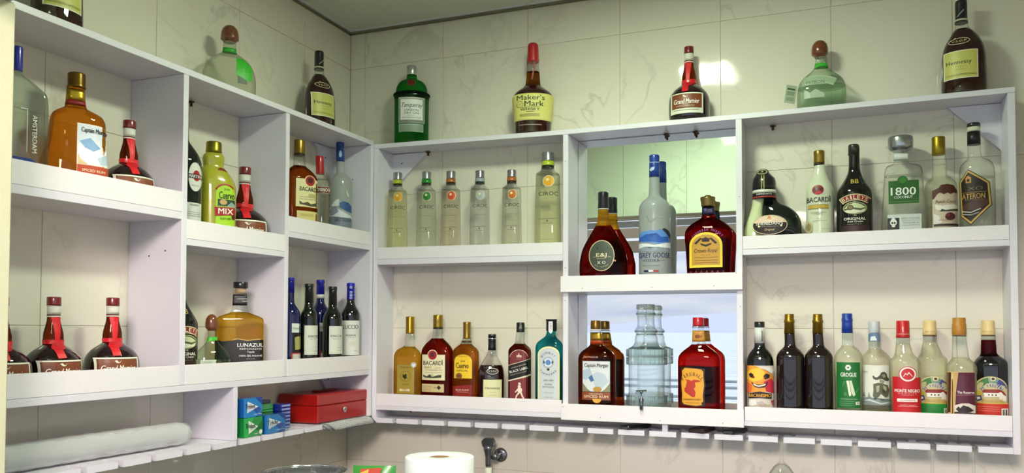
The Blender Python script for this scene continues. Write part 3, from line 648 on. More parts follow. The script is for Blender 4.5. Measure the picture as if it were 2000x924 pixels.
def patron(key, name, label, sx=1.0, sz=1.0, rot=0, tagged=True, base=None):
    b = B(key, 5.775, 1520, 60, 487, [(898,250),(885,260),(700,262),(650,256),(600,240),(550,208),(510,165),(470,118),(430,82),(400,66),(350,60),(290,62)], name, label, k=.72, n=3.0, yaw=6 if rot == 0 else None, rot=rot, sx=sx, sz=sz, base=base)
    b.body([tinted('#cfe8d2', .75)], fill=640, glass=thin('#d6e8d4'))
    b.cap([(300,58,-8),(285,66,-10),(268,86,-12),(255,90,-12),(205,90,-12),(160,82,-12),(125,58,-12),(106,28,-12),(102,5,-12)], paint('#6f3c20', .22, coat=.6), 'cork_stopper')
    b.band(372, 415, paint('#2f9e2c', .35), 'neck_ribbon', .001)
    b.label([('P',[(418,430),(440,385),(540,375),(548,412),(470,416),(425,436)],'#39b032')], 'neck_ribbon', grow=.0016)
    b.label([('A',430,1010,470,380,62,112,'#c2cdb8'),('R',300,640,540,652,'#9fb29a'),('T','PATRON',425,622,190,34,'#6d7a63',.02),('P',[(310,700),(370,740),(430,700),(520,760),(520,800),(310,800)],'#a9b8a4')] if tagged else [('R',330,640,540,700,'#b7c9b0'),('T','TEQUILA',435,668,120,20,'#7c8a70',.02)], 'label')
    if tagged:
        t = empty('hang_tag', (0, 0, 0)); bpy.data.objects.remove(t)
        bm = box_bm(-.0135, .0135, -.0006, .0006, 0, .046, bev=.0003)
        o = obj('hang_tag', bm, ink('#a9b69c'), b.root); o.location = (-.0775*sx, -.012, .020); o.rotation_euler = (0, math.radians(9), math.radians(14)); o['label'] = 'pale green paper hang tag'
        for zz, hh, c in ((.034, .004, '#3a4236'), (.020, .010, '#86957c'), (.006, .009, '#8d9b83')):
            q = obj('tag_print', box_bm(-.0095, .0095, -.0009, -.0005, zz, zz+hh), ink(c), o)
    return b
patron('patronR', 'tequila_bottle', 'squat clear tequila bottle with a paper tag, on top at the right')
patron('patS', 'tequila_bottle', 'small squat tequila bottle with ball cork, in front of the gold tequila', sx=.78, sz=.95, rot=20, tagged=False, base=898.6)
b = B('patronL', 5.4375, 370, 30, 424, [(879,255),(860,268),(720,272),(640,266),(580,250),(520,222),(470,180),(435,130),(410,92),(395,72),(370,66),(290,66)], 'tequila_bottle', 'squat clear tequila bottle with a bright green patch, on top at the left', k=.55, n=2.6, rot=12)
b.body([tinted('#e2e8d8', .78)], fill=420, glass=thin('#d6e8d4'))
b.cap([(285,64),(270,72),(258,92),(240,92),(190,90),(150,80),(118,55),(102,25),(98,5)], paint('#6f3c20', .22, coat=.6), 'cork_stopper')
b.band(352, 398, paint('#2f9e2c', .35), 'neck_ribbon', .001)
b.label([('P',[(492,470),(560,468),(630,520),(655,580),(650,705),(600,706),(492,660)],'#35b324'),('P',[(505,665),(600,705),(598,750),(508,748)],'#2a4a26')], 'label')

def cognac(key, name, label, rot=0):
    b = B(key, 4.8625, 1800, 0, 398, [(912,172),(898,188),(830,194),(650,190),(560,187),(500,180),(440,167),(390,145),(340,115),(300,88),(275,68),(260,58),(210,54),(60,50)], name, label, k=.72, rot=rot, neck=(340,215,-16))
    b.body([darkglass('#270706')], fill=275)
    b.cap([(215,57,-16),(205,57,-16),(195,53,-16),(40,52,-16),(25,52,-16),(5,50,-16),(0,45,-16)], BLACKCAP, 'cap')
    b.cap([(200,58,-16),(192,58.6,-16),(184,58,-16)], paint('#c9c6a8', .4), 'cap_rim')
    b.label([('P',[(345,160),(352,164),(408,104),(402,98)],'#9aa59a')], 'cap_mark', surf=dict(prof=[(210,57,-16),(0,52,-16)], k=1.0, n=2))
    b.label([('O',362,414,90,34,7,'#c9c2a0'),('T','V.S.O.P',362,414,120,22,'#d8cc98',.02),('P',[(320,383),(330,372),(342,383)],'#c9c2a0')], 'medallion', grow=.0008)
    b.label([('R',230,508,515,776,'#e8e4cc'),('R',240,516,506,768,'#c9c768'),('T','Hennessy',357,625,208,50,BLK,.015),('T','COGNAC',370,662,90,12,'#a08a3a')]+lines(320,410,(690,),'#9a8f4a',3)+lines(250,495,(735,745,),'#9a8f4a',4))
    return b.root
hn = cognac('hennR', 'cognac_bottle', 'dark cognac bottle with yellow-green label, on top at the far right')
for key, rot, lb in (('henn3', 37, 'dark cognac bottle with yellow-green label, on top of the left shelf near the corner'), ('henn1', 35, 'dark cognac bottle cut off by the top of the picture, on the left shelf top')):
    x, y, z = PLACE[key][:3]; clone(hn, (x, y, z+.0003), face_cam(key, rot), 1.0, lb)
# ------------------------------------------------------------------ bottles in the left wall shelf
b = B('amst', 3.3, 20, 80, 36, [(970,172),(950,180),(500,182),(400,180),(345,174),(325,168),(300,142),(250,86),(215,36),(205,30),(190,28)], 'vodka_bottle', 'big rectangular clear vodka bottle with blue cap, cut by the pillar, upper left shelf', k=.42, n=6, rot=8)
b.body([tinted('#cdd8cf', .75)])
b.cap([(192,30),(186,31),(40,31),(32,29)], paint('#1c1f9a', .3, coat=.4))
b.label([('V','AMSTERDAM',140,600,245,26,'#eef2ea',.01,0),('R',60,440,100,446,'#dfe8de'),('R',95,446,100,720,'#cbd6cb'),('P',[(20,755),(120,762),(175,800),(20,800)],'#1d3f94')], 'label')
b = B('cmL', 3.3, 20, 80, 413, [(1027,185),(1012,196),(900,198),(800,196,0),(760,189,2),(700,176,8),(640,168,14),(560,164,17),(510,158,17),(475,142,15),(450,102,8),(432,68,3),(415,60,1),(300,52)], 'rum_bottle', 'large orange spiced rum bottle with flared base and brown cap, upper left shelf', k=.62, n=2.3, rot=14)
b.body([tinted('#d8801c', .3)])
b.cap([(302,54,4),(292,56,4),(284,52,4),(215,53,4),(207,50,4)], metal('#7a5c26', .3))
b.band(312, 386, metal('#b2932e', .3)); b.band(386, 416, paint('#8a1c14', .4), 'neck_stripe')
b.label([('R',426,545,606,870,'#ece7da'),('R',432,552,604,806,'#d3dde6'),('P',[(432,680),(500,640),(604,700),(604,806),(432,806)],'#f0f2f2'),('P',[(440,660),(500,632),(560,690),(520,720),(470,700)],'#7fa6cf'),('P',[(540,760),(600,720),(604,790),(560,800)],'#b9cbd9'),('P',[(432,740),(450,780),(490,806),(432,806)],'#d9c08a'),('R',428,812,606,870,'#b8472a'),('T','Captain Morgan',524,588,150,40,BLK,.03,.05),('T','SPICED RUM',520,845,130,16,'#f0e0c0',.02)])
b = B('martini', 4.2, 355, 250, 13, [(935,135),(920,142),(330,143),(280,139),(230,122),(180,92),(130,56),(110,42),(90,37),(-140,33)], 'vermouth_bottle', 'black vermouth bottle with oval white label, half behind the divider', k=.85, rot=18)
b.body([darkglass('#0c1210')]); b.cap([(-110,36),(-190,35),(-195,30)], BLACKCAP)
b.label([('E',102,410,54,120,'#d9dad2'),('O',102,410,54,120,4,'#a9a9a0'),('E',110,400,27,44,'#a31520'),('R',48,388,154,424,'#141416'),('T','MARTINI',100,406,96,24,'#eeeeea',.02),('T','VERMOUTH',100,482,60,9,'#55584f')])
b.label([('R',-20,622,150,900,'#cfd3cb'),('T','ROSSO',98,640,65,14,'#22251f',.02)]+lines(20,140,(700,715,730),'#8c9088',4), 'lower_label')
b = B('cuervomix', 4.2, 355, 250, 285, [(973,140,10),(950,146,10),(700,146,9),(500,146,8),(450,140,2),(410,126,-9),(380,112,-16),(350,95,-22),(335,84,-26),(320,80,-26),(300,82,-26),(270,86,-26),(250,84,-25),(230,76,-24),(218,64,-23),(205,60,-22)], 'mixer_jug', 'yellow-green plastic jug of cocktail mix with olive cap, upper shelf left wall', cat='bottle', k=.72, n=2.4, rot=16)
b.body([paint('#a9a72c', .2, key='lime_mix', coat=.7)])
b.cap([(212,62,-23),(206,64,-23),(195,62,-23),(135,61,-23),(127,56,-23)], metal('#8f842c', .35))
b.label([('L',284,476,428,860,'#a8d62c'),('A',356,560,86,72,22,158,'#a5281c'),('T','Jose',365,520,40,26,'#1e2414',.02),('T','Cuervo',366,568,114,58,'#14180f',.03),('R',298,602,428,660,'#27402e'),('E',340,625,28,22,'#c2a06a'),('P',[(370,650),(400,618),(428,640),(428,658),(370,658)],'#8aa5a0'),('T','CLASSIC MARGARITA',362,660,120,12,'#d9e08a'),('P',[(276,668),(428,662),(428,722),(280,742)],'#a01c1a'),('T','MIX',358,698,110,46,'#f2efe4',.03),('E',415,740,14,22,'#5a1a10'),('T','READY LIME',356,758,80,16,'#2b6a1c',.02)])
b.label([('P',[(295,352),(310,338),(345,345),(372,370),(330,362),(297,366)],'#7a1c12')], 'seal_mark', grow=.001)
b = B('bacL', 4.86, 555, 260, 144, [(983,160),(965,170),(440,171),(410,160),(370,128),(340,94),(318,66),(305,58),(200,50)], 'rum_bottle', 'amber rum bottle with gold cap and cream label, upper shelf near the corner', k=.7, n=2.5, rot=22)
b.body([tinted('#a0440f', .25)], fill=312)
b.cap([(195,53),(188,53),(185,51),(75,52),(66,50)], GOLD); b.cap([(215,52),(195,51.5)], paint('#2a201c', .4), 'cap_ring')
b.label([('R',115,448,312,714,'#e6dca4'),('E',243,465,50,54,'#e6dca4'),('E',243,465,42,48,'#a81e20'),('E',243,460,24,26,'#4a1012'),('T','BACARDI',230,544,160,40,'#16171c',.03),('T','GOLD',265,598,70,26,'#b59a3c',.03)]+lines(150,300,(620,640),'#8f8a66',3)+[('P',[(148,660),(180,680),(220,664),(250,685),(300,664),(300,700),(250,704),(180,694),(150,690)],'#4a4a34')])
b.label([('R',126,752,312,900,'#d6c983'),('T','SUPERIOR RUM',215,790,120,26,'#a58c40',.01)], 'strip_label')
b = B('smir', 4.86, 555, 260, 372, [(1035,64),(1022,68),(470,69),(445,63),(425,52),(405,40),(390,35),(230,34)], 'vodka_bottle', 'slim clear vodka bottle with red cap and dark red label band', k=.9, rot=10, neck=(470,390,-27))
b.body([tinted('#e2e4da', .78)], fill=440)
b.cap([(392,39,-24),(385,41,-24),(355,39,-26),(300,39,-28),(230,39,-30),(221,36,-30)], paint('#b5121c', .3, coat=.5))
b.label([('R',312,514,446,579,'#7e1418'),('R',312,514,446,519,'#c9b9a0'),('R',312,574,446,579,'#c9b9a0'),('T','SMIRNOFF',380,547,120,34,'#efece4',.03),('T','VODKA',395,615,60,14,'#7a6a4a',.01)])
b = B('ggL', 4.86, 555, 260, 540, [(1058,100),(1045,104),(500,105),(460,100),(430,85),(405,60),(385,44),(370,40),(270,38),(150,38)], 'vodka_bottle', 'frosted vodka bottle with blue foil neck and mountain label, left shelf near the corner', k=.9, rot=8, neck=(430,280,-9))
b.body([frosted('#b6bcb9')])
b.cap([(272,40,-8),(200,40,-9),(160,39,-10),(150,37,-10),(120,39,-10),(85,38,-10),(78,34,-10)], paint('#17418c', .35, coat=.4), 'foil_cap')
b.label([('P',[(520,190),(528,170),(540,175),(530,200),(548,215),(535,235),(520,225)],'#8fb0d0')], 'foil_mark', surf=dict(prof=[(280,40,-9),(80,39,-10)], k=1, n=2), grow=.0006)
b.label([('P',[(525,680),(560,660),(610,668),(640,700),(640,765),(590,750),(530,720)],'#33568e'),('P',[(450,700),(500,645),(525,640),(528,700),(470,710)],'#dfe6e8'),('P',[(440,720),(520,735),(640,800),(640,820),(440,800)],'#d9dfe4'),('P',[(437,760),(460,710),(500,716),(520,760),(480,790),(437,800)],'#8b93a3'),('P',[(436,800),(642,825),(642,1040),(436,1040)],'#7c8594'),('T','GREY GOOSE',562,832,146,40,'#232f55',.02)])
b.label([('P',[(586,556),(596,560),(616,610),(602,612)],'#eef2f2')], 'goose_mark', grow=.0008)

def wine(key, ax, hw, off, top, ring, foil, glassc, ops, label, rot=0, shoulder=420, dy=0, nh=39, k=1.0):
    b = B(key, 5.131, 555, 530, ax, [(1026+dy,hw*.95),(1012+dy,hw),(shoulder+30,hw),(shoulder,hw*.97),(shoulder-35,hw*.83),(shoulder-65,hw*.62),(shoulder-95,nh+6),(shoulder-125,nh+1),(top+30,nh)], 'wine_bottle', label, rot=rot, k=k, group='wine bottles in the corner of the left shelf')
    b.body([darkglass(glassc)])
    b.cap([(foil,nh+2),(top+38,nh),(top+34,nh+3),(top+6,nh+3),(top,nh)], paint(ring, .35, coat=.3), 'foil_cap')
    b.label(ops); return b
wine('wA', 58, 102, 0, 66, '#1a1ba6', 215, '#0a1750', [('R',76,525,165,616,'#dfe6dc'),('T','Gavi',118,572,62,24,'#3c7a50',.01),('R',84,618,165,812,'#1a120e'),('P',[(104,665),(160,645),(165,780),(110,790)],'#a9a662'),('R',72,816,165,900,'#b5352c'),('R',86,828,165,900,'#d9d0c8')], 'wine bottle with blue foil and green-lettered label, tight against the divider', rot=10)
b = wine('wC', 364, 98, 0, 93, '#1517a0', 240, '#0a1550', [('R',358,525,462,611,'#dfe0d2'),('T','Betulla',410,570,84,26,'#5a8a4a',.01),('R',366,612,462,800,'#1a120e'),('P',[(386,655),(440,640),(458,700),(450,770),(392,772)],'#b3a888'),('R',358,804,462,900,'#b5352c'),('R',374,824,462,900,'#d9d0c8')], 'wine bottle with blue foil standing behind two black-foiled ones', rot=8)
b.band(240, 278, paint('#c9c9c0', .5), 'neck_stripe')
b = wine('wB', 248, 86, 0, 127, '#161c18', 360, '#0b100c', [('R',206,545,335,836,'#c9ccbe'),('T','BONACCHI',285,653,85,22,BLK,.03),('T','TOSCANA ROSSO',288,680,60,9,'#5d6055')]+lines(300,325,(760,800),'#9da091',4), 'wine bottle with black foil and plain grey-white label, second from the divider', rot=8, shoulder=440, nh=42)
b = wine('wD', 486, 98, 0, 148, '#141a17', 350, '#0b100c', [('R',454,545,583,822,'#cfd1c4'),('T','BONACCHI',518,643,100,22,BLK,.03),('T','CHIANTI RISERVA',520,672,76,9,'#5d6055')]+lines(530,570,(760,785),'#9da091',4), 'wine bottle with black foil and grey-white label, beside the end bottle with blue cap', rot=4, shoulder=455, nh=40)
b = wine('wE', 662, 94, 0, 113, '#1b1fb4', 282, '#0e1210', [('R',568,490,750,832,'#d9dad2'),('T','LUCCIO',664,553,148,42,BLK,.02),('T','RISERVA',668,637,95,20,BLK,.03),('E',680,720,32,26,'#d3cfc0'),('T','2015',718,790,30,16,'#8c8c84')]+lines(640,700,(660,),'#77786f',3), 'wine bottle with bright blue foil and large white label, nearest the corner', shoulder=420, nh=38)
b.label([('V','888',664,235,80,26,'#b9bce6',.03),('E',664,158,14,16,'#8a90d8')], 'foil_mark', surf=dict(prof=[(282,41),(113,41)], k=1, n=2), grow=.0012)

b = B('luna', 4.861, 350, 540, 571, [(963,212),(948,220),(420,220),(402,214),(385,188),(365,140),(348,92),(335,76),(320,72),(280,66),(170,62),(125,56)], 'tequila_bottle', 'broad gold tequila bottle with black label and wooden stopper, lower shelf left wall', k=.34, n=5, yaw=38)
b.body([tinted('#dcae34', .5)], fill=342)
b.cap([(165,50,6),(112,50,6)], paint('#b59a78', .6), 'cork'); b.cap([(113,66,6),(108,69,6),(62,68,6),(57,64,6)], BLACKCAP, 'stopper')
b.band(172, 278, paint('#141215', .4), 'neck_label'); b.label([('T','LUNAZUL',590,214,88,12,'#cfcfc8',.02),('T','Tequila',610,238,46,14,'#cfcfc8',.01)], 'neck_print', grow=.0009)
b.label([('P',[(356,600),(420,618),(515,610),(515,830),(420,930),(356,930)],'#0f0d10'),('P',[(515,598),(560,590),(640,606),(700,598),(788,592),(788,930),(515,930)],'#1a171a'),('P',[(515,598),(560,590),(640,606),(700,598),(788,592),(788,600),(700,606),(640,614),(560,598),(515,606)],'#c9a860'),('T','LUNAZUL',668,652,228,34,'#eeeeea',.03),('T','REPOSADO',672,690,195,16,'#d9d9d0',.02),('T','Tequila',672,719,66,22,'#eeeeea',.01,.2),('T','100% DE AGAVE',672,753,200,17,'#eeeeea',.02),('T','40% ALC VOL',672,783,80,9,'#cfcfc8')])
# ------------------------------------------------------------------ back wall, left bay
def ciroc(key, dotc, ringc, tint, label, sx=1.0, sz=1.0, xs=None, tall=False, ax=475):
    b = B(key, 5.1333, 740, 320, ax, [(958,98),(948,103),(700,101),(300,93),(270,92),(258,88),(248,72),(238,56),(225,50),(150,44)], 'vodka_bottle', label, k=.93, n=5, yaw=0, sx=sx, sz=sz, base=958, group='slim vodka bottles with coloured dots')
    b.body([tinted(tint, .74)], fill=262)
    b.cap([(153,47),(146,47),(140,45),(84,46),(79,43)], metal('#aeb1b6', .25))
    b.cap([(193,49),(186,50),(155,48)], paint(ringc, .3, coat=.3), 'neck_ring'); b.cap([(212,47),(195,46)], paint('#1c1f1c', .3), 'neck_thread')
    D = 0
    b.label([('E',480+D,335,44,48,'#d8d2b0'),('E',480+D,335,38,42,dotc),('E',472+D,322,12,13,'#f0e0b0')], 'dot_label')
    b.label([('T','CIROC',478+D,440,146,34,'#2a2c33',.01),('T','^',452+D,412,14,8,'#2a2c33',.02),('T','SNAP FROST VODKA',478+D,478,80,8,'#8d8f88')]+lines(420,510,(591,),'#a8ac98',3)+lines(412,545,(532,),'#8a8f80',3)+lines(404,532,(650,),'#4a4d48',3)+[('T','1',470+D,668,8,14,'#3a3c38',.03)]+lines(432,508,(688,),'#6a6d66',3), 'print')
    b.label([('R',400,820,532,824,'#9aa07c'),('R',430,880,510,883,'#a8ac98')], 'base_print')
    return b
ciroc('c1', '#e3a522', '#b9bf36', '#f6f6d4', 'slim vodka bottle with a yellow dot and lime neck ring, leftmost of its row')
ciroc('c2', '#1f7d2a', '#1f8a30', '#f4f8ee', 'slim vodka bottle with a green dot and green neck ring')
ciroc('c3', '#d94a24', '#a8642c', '#f8f2e4', 'slim vodka bottle with a red-orange dot, third from the left')
ciroc('c4', '#aeb4ba', '#9aa0a8', '#f5f8f4', 'slim vodka bottle with a silver dot and all-silver cap')
ciroc('c5', '#c66a20', '#b0602a', '#f6f6ec', 'slim vodka bottle with an orange-brown dot, beside the large one')
ciroc('c6', '#e0a21c', '#aebf30', '#f6f7dc', 'large vodka bottle with a yellow dot, against the middle divider', sx=1.30, sz=1.19)

b = B('teq', 5.1357, 755, 605, 207, [(958,130),(944,140),(700,140),(470,138),(435,127),(400,100),(378,66,12),(362,54,20),(345,47,22),(320,50,22),(295,53,22),(265,46,22),(242,42,22)], 'tequila_bottle', 'flat gold tequila bottle with eagle print, leftmost on the lower shelf', k=.5, n=4, yaw=0)
b.body([tinted('#e0b034', .45)], fill=372)
b.cap([(242,45,22),(232,44,22),(200,44,22),(195,43,22),(78,44,22),(72,42,22)], metal('#b0892e', .3), 'foil_cap')
b.label([('R',104,548,272,838,'#a58d35'),('R',104,548,272,551,'#6d5c20'),('T','TEQUILA',185,578,112,20,'#4e4013',.01),('O',188,665,52,50,3,'#5a4a18'),('P',[(162,640),(175,655),(188,642),(200,652),(196,672),(206,690),(188,686),(180,700),(172,682),(160,676)],'#1c170c'),('T','AGAVE',188,745,60,14,'#6d5c20'),('P',[(128,795),(140,790),(180,797),(220,790),(234,798),(226,815),(180,811),(136,816)],'#e2d6a8'),('T','ORO',182,803,46,9,'#7d6a2a')])
b.label([('E',264,552,26,26,'#b6b9bd'),('P',[(246,545),(282,545),(264,580)],'#dfe2e6')], 'heart_medal', grow=.002)
b = B('bac', 5.1357, 755, 605, 508, [(970,148),(952,158),(800,162),(480,162),(435,160),(400,152),(350,120),(320,90),(297,66),(282,54),(240,50),(195,46)], 'rum_bottle', 'large dark red rum bottle with gold cap and cream label, second on the lower shelf', k=.48, n=2.8, yaw=0, neck=(340,198,6))
b.body([tinted('#a5200a', .2)], fill=290)
b.cap([(180,50,6),(172,50,6),(125,49,6),(120,50,6),(60,50,6),(54,47,6)], GOLD); b.cap([(198,50,6),(180,49,6)], paint('#2b1c18', .4), 'cap_ring')
b.label([('R',358,450,586,706,'#b9a878'),('R',362,454,582,702,'#e7deb8'),('E',462,455,49,53,'#e7deb8'),('E',462,455,42,46,'#a5202a'),('E',462,450,24,24,'#5a2630'),('T','BACARDI',468,535,186,42,'#15161a',.03),('T',"'",556,510,8,14,'#15161a',.03),('T','RESERVA',422,578,72,22,'#a38a36',.03),('T','ORO',512,580,60,16,'#b79f4a',.02)]+lines(392,560,(603,627),'#8f8566',3)+lines(430,510,(603,),'#3a3a30',4)+[('P',[(375,650),(410,668),(440,645),(465,672),(510,655),(550,650),(548,675),(470,682),(400,680),(378,670)],'#39422a'),('E',462,655,12,16,'#c9c096')])
b.label([('R',358,742,576,823,'#c9b27c'),('R',364,748,570,817,'#cdb887'),('P',[(525,755),(547,777),(525,799),(503,777)],'#2b2620'),('T','1862',488,777,28,14,'#5d5036',.01)]+lines(372,455,(765,785,803),'#9a8858',3), 'strip_label')
b = B('cuervo', 5.1308, 870, 610, 202, [(956,122),(938,132),(700,134),(480,132),(400,130),(375,120),(350,94),(325,62),(308,50),(285,46),(262,42)], 'tequila_bottle', 'flat amber tequila bottle with arched yellow label and bronze neck', k=.5, n=3.5, yaw=0, neck=(340,265,12))
b.body([tinted('#d58a1c', .4)], fill=320)
b.cap([(268,42,12),(255,40,12),(150,39,12),(125,40,12),(104,41,12),(100,38,12)], metal('#a0813a', .3), 'foil_cap'); b.cap([(306,52,8),(288,50,8)], paint('#4a2c12', .3), 'neck_ring')
b.label([('L',86,418,267,664,'#8a6a1c'),('L',90,424,263,660,'#f0c62c'),('T','ESTABLISHED',172,444,84,9,'#6b5212'),('T','Jose',175,490,42,26,'#15120c',.02),('T','Cuervo',170,534,122,54,'#15120c',.04),('T','ESPECIAL',170,584,108,17,'#15120c',.02),('E',138,637,31,30,'#6d3f22'),('O',138,637,24,23,4,'#a87a4c')])
b.label([('P',[(76,742),(180,728),(262,722),(262,845),(76,845)],'#8c1e18'),('T','BLUE AGAVE',170,776,126,15,'#ead9c0',.025)]+lines(115,225,(797,),'#c9a08a',3), 'strip_label')
b = B('hennS', 5.1308, 870, 610, 460, [(967,118),(948,127),(700,129),(640,128),(580,124),(535,110),(490,84),(450,62),(420,47),(400,41),(385,40),(290,38)], 'cognac_bottle', 'short dark cognac bottle with half-empty clear neck and cream label', k=.58, n=2.1, neck=(500,385,8))
b.body([darkglass('#1c0504')], fill=530)
b.cap([(385,42,8),(350,40,8),(292,39,8),(287,41,8),(272,41,8)], BLACKCAP); b.cap([(273,40,8),(258,40,8)], SILV, 'cap_ring'); b.cap([(258,41,8),(228,41,8),(222,38,8)], BLACKCAP, 'cap_top')
b.label([('O',473,590,58,31,6,'#cfc7ae'),('T','V.S.O.P',473,590,84,18,'#d8d0b8',.02),('T','FINE',442,640,30,12,'#b9b09a')]+lines(425,490,(658,),'#b9b09a',3), 'medallion', grow=.0008)
b.label([('R',380,672,566,900,'#9a9668'),('R',384,676,562,900,'#dad8a8'),('T','Hennessy',473,760,146,34,'#26241c',.015),('T','COGNAC',476,800,60,9,'#8a8050')]+lines(430,515,(826,),'#a8a070',3))
b = B('jw', 5.1308, 980, 610, 181, [(978,108),(962,114),(400,114),(375,110),(350,92),(325,62),(308,51),(280,47),(205,42)], 'whisky_bottle', 'square red-brown whisky bottle with slanted black label and striding figure', k=.85, n=5, yaw=0, neck=(330,205,8))
b.body([tinted('#8c2414', .2)], fill=318)
b.cap([(203,43,8),(190,43,8),(120,42,8),(108,40,8),(104,36,8)], BLACKCAP)
b.label([('P',[(170,170),(185,130),(200,128),(190,150),(206,170),(190,168)],'#77716a')], 'cap_mark', surf=dict(prof=[(210,44,8),(100,43,8)], k=1, n=2), grow=.0006)
b.label([('L',82,375,264,900,'#7a2e30'),('A',173,470,95,90,12,168,'#d8b8a0'),('P',[(148,446),(152,432),(165,430),(172,408),(182,430),(198,432),(202,446)],'#e6cdb4'),('R',152,449,200,453,'#e6cdb4'),('T','EST 1820',173,470,40,7,'#d8b8a0')])
b.label([('P',[(72,536),(288,468),(288,632),(72,690)],'#16100e'),('P',[(72,530),(288,462),(288,468),(72,536)],'#d9cbb4'),('P',[(72,680),(288,617),(288,634),(72,692)],'#e0d4bc'),('T','JOHNNIE WALKER',170,540,150,14,'#cfc6b4',.01,0,17),('T','BLACK LABEL',172,575,180,24,'#f2efe6',.03,0,16)]+[('T','BLENDED SCOTCH WHISKY',172,608,165,10,'#b9ad98',0,0,16)], 'slant_label', grow=.0008)
b.label([('E',178,742,15,16,'#eed9c4'),('P',[(160,726),(196,722),(190,712),(188,700),(168,702),(170,720)],'#eed9c4'),('P',[(162,756),(196,752),(206,770),(200,800),(172,806),(160,785)],'#eed9c4'),('P',[(170,795),(182,806),(160,830),(150,862),(138,862),(146,828)],'#eed9c4'),('P',[(185,800),(200,796),(212,830),(226,858),(214,862),(198,834)],'#eed9c4'),('P',[(160,762),(168,772),(146,800),(136,800),(140,790)],'#eed9c4'),('R',118,866,240,872,'#eed9c4')], 'emblem', grow=.0008)
b = B('bomb', 5.1308, 980, 610, 476, [(990,128),(972,140),(700,141),(380,141),(340,138),(312,127),(282,98),(258,68),(238,50),(190,44)], 'gin_bottle', 'bright blue gin bottle with arched white label, against the middle divider', k=.55, n=3.2, yaw=0, neck=(300,192,20))
b.body([tinted('#1fb2c2', .55)])
b.cap([(192,50,20),(186,54,20),(86,54,20),(84,58,20),(72,58,20)], BLACKCAP)
b.label([('P',[(468,95),(508,95),(508,195),(490,218),(468,195)],'#dfe2e4'),('V','DRY',488,145,60,18,'#8a3a40',.02)], 'cap_tag', surf=dict(prof=[(220,56,18),(80,56,18)], k=1, n=2), grow=.0009)
b.label([('L',361,343,577,1000,'#e9e4a4'),('L',376,358,562,1000,'#c8ced0'),('C','BOMBAY',466,480,72,150,35,22,20,'#2a3a6a',.02),('E',464,503,36,38,'#dfe6ea'),('E',464,503,26,28,'#5b86c4'),('O',464,503,52,54,4,'#6a7fa8'),('P',[(420,480),(434,498),(430,520),(416,505)],'#33466e'),('P',[(510,480),(496,498),(500,520),(514,505)],'#33466e'),('E',465,572,12,13,'#4a3a20'),('C','SAPPHIRE',466,545,78,208,330,18,15,'#2a3a6a',.02),('T','DRY GIN',468,680,90,16,'#2f3340',.01),('T','Distilled',468,718,66,16,'#55585f'),('T','BOTANICALS',468,745,104,14,'#2f3340',.01),('T','LONDON',468,802,90,9,'#7a7d84'),('T','40% vol',468,846,80,9,'#7a7d84')])

# ------------------------------------------------------------------ back wall, middle bay
b = B('ej', 4.862, 1120, 360, 286, [(977,180),(955,200),(900,218),(830,228),(760,228),(690,218),(620,200),(560,172),(500,138),(450,108),(410,84),(380,68),(350,57),(300,52),(240,50)], 'brandy_bottle', 'teardrop-shaped dark red brandy bottle with oval badge, in front of the mirror', k=.36, n=2.0, yaw=0)
b.body([tinted('#8a1208', .16), tinted('#d8981c', .5)], zones=[(395,0),(240,1)])
b.cap([(232,52),(225,53),(150,50),(145,51),(82,51),(75,48)], BLACKCAP); b.cap([(242,52),(233,51)], paint('#d9d9d0', .5), 'cap_ring')
b.label([('E',270,684,120,148,'#cdbd92'),('E',270,684,113,140,'#41483e'),('T','E&J',268,684,96,46,'#e9dcb2',.03),('R',190,696,214,700,'#cdbd92'),('R',328,696,352,700,'#cdbd92'),('T','BRANDY',268,713,84,9,'#cdbd92',.02),('T','X O',268,751,76,26,'#f2f0e6',.04),('C','GALLO VINEYARDS',270,700,92,230,310,10,8,'#cdbd92',.01),('P',[(225,610),(232,600),(240,612),(232,622)],'#20241e'),('P',[(318,610),(326,600),(334,612),(326,622)],'#20241e')])
b = B('gg', 3.5545, 1230, 290, 172, [(957,100),(946,106),(600,108),(430,108),(400,103),(370,86),(350,60),(335,45),(325,40),(300,38),(200,36),(90,35)], 'vodka_bottle', 'tall frosted vodka bottle with blue neck foil and mountain scene, middle bay', k=.85)
b.body([frosted('#b3b8b8')])
b.cap([(198,37),(120,36),(98,35),(92,33),(86,35),(50,35),(44,32)], paint('#17409a', .35, coat=.5), 'foil_cap')
b.label([('P',[(140,150),(150,135),(160,150),(175,130),(170,150),(150,162)],'#b9cbe8'),('R',142,98,204,101,'#c9d6ee')], 'foil_mark', surf=dict(prof=[(200,37),(40,36)], k=1, n=2), grow=.0006)
b.label([('P',[(115,470),(122,474),(140,512),(165,500),(190,488),(168,512),(145,528),(128,522)],'#8f9698'),('P',[(195,488),(215,478),(232,484),(258,478),(240,492),(215,496)],'#a3a9aa')], 'goose_mark', grow=.0006)
b.label([('P',[(67,600),(95,580),(120,585),(145,574),(175,582),(205,572),(240,580),(275,590),(279,660),(200,672),(130,662),(67,655)],'#5f8fd4'),('P',[(67,625),(110,605),(150,630),(190,600),(215,625),(279,618),(279,655),(200,660),(67,650)],'#2c5cb4'),('P',[(222,572),(238,562),(262,575),(279,600),(279,640),(255,605)],'#252a33'),('P',[(66,665),(120,668),(170,680),(230,668),(279,660),(279,700),(200,706),(120,690),(66,700)],'#e3e6ea'),('P',[(66,705),(100,690),(130,712),(170,692),(220,712),(279,700),(279,722),(66,722)],'#8f99a6'),('T','GREY GOOSE',170,749,206,36,'#2a356f',.025),('T','VODKA',150,785,112,18,'#3a4374',.015),('R',86,783,96,785,'#3a4374'),('R',210,783,240,785,'#3a4374'),('T','DISTILLED IN FRANCE',150,820,112,9,'#5f7a70'),('R',103,851,132,863,'#1d2344'),('R',132,851,163,863,'#e9e9ea'),('R',163,851,198,863,'#a8343c')])
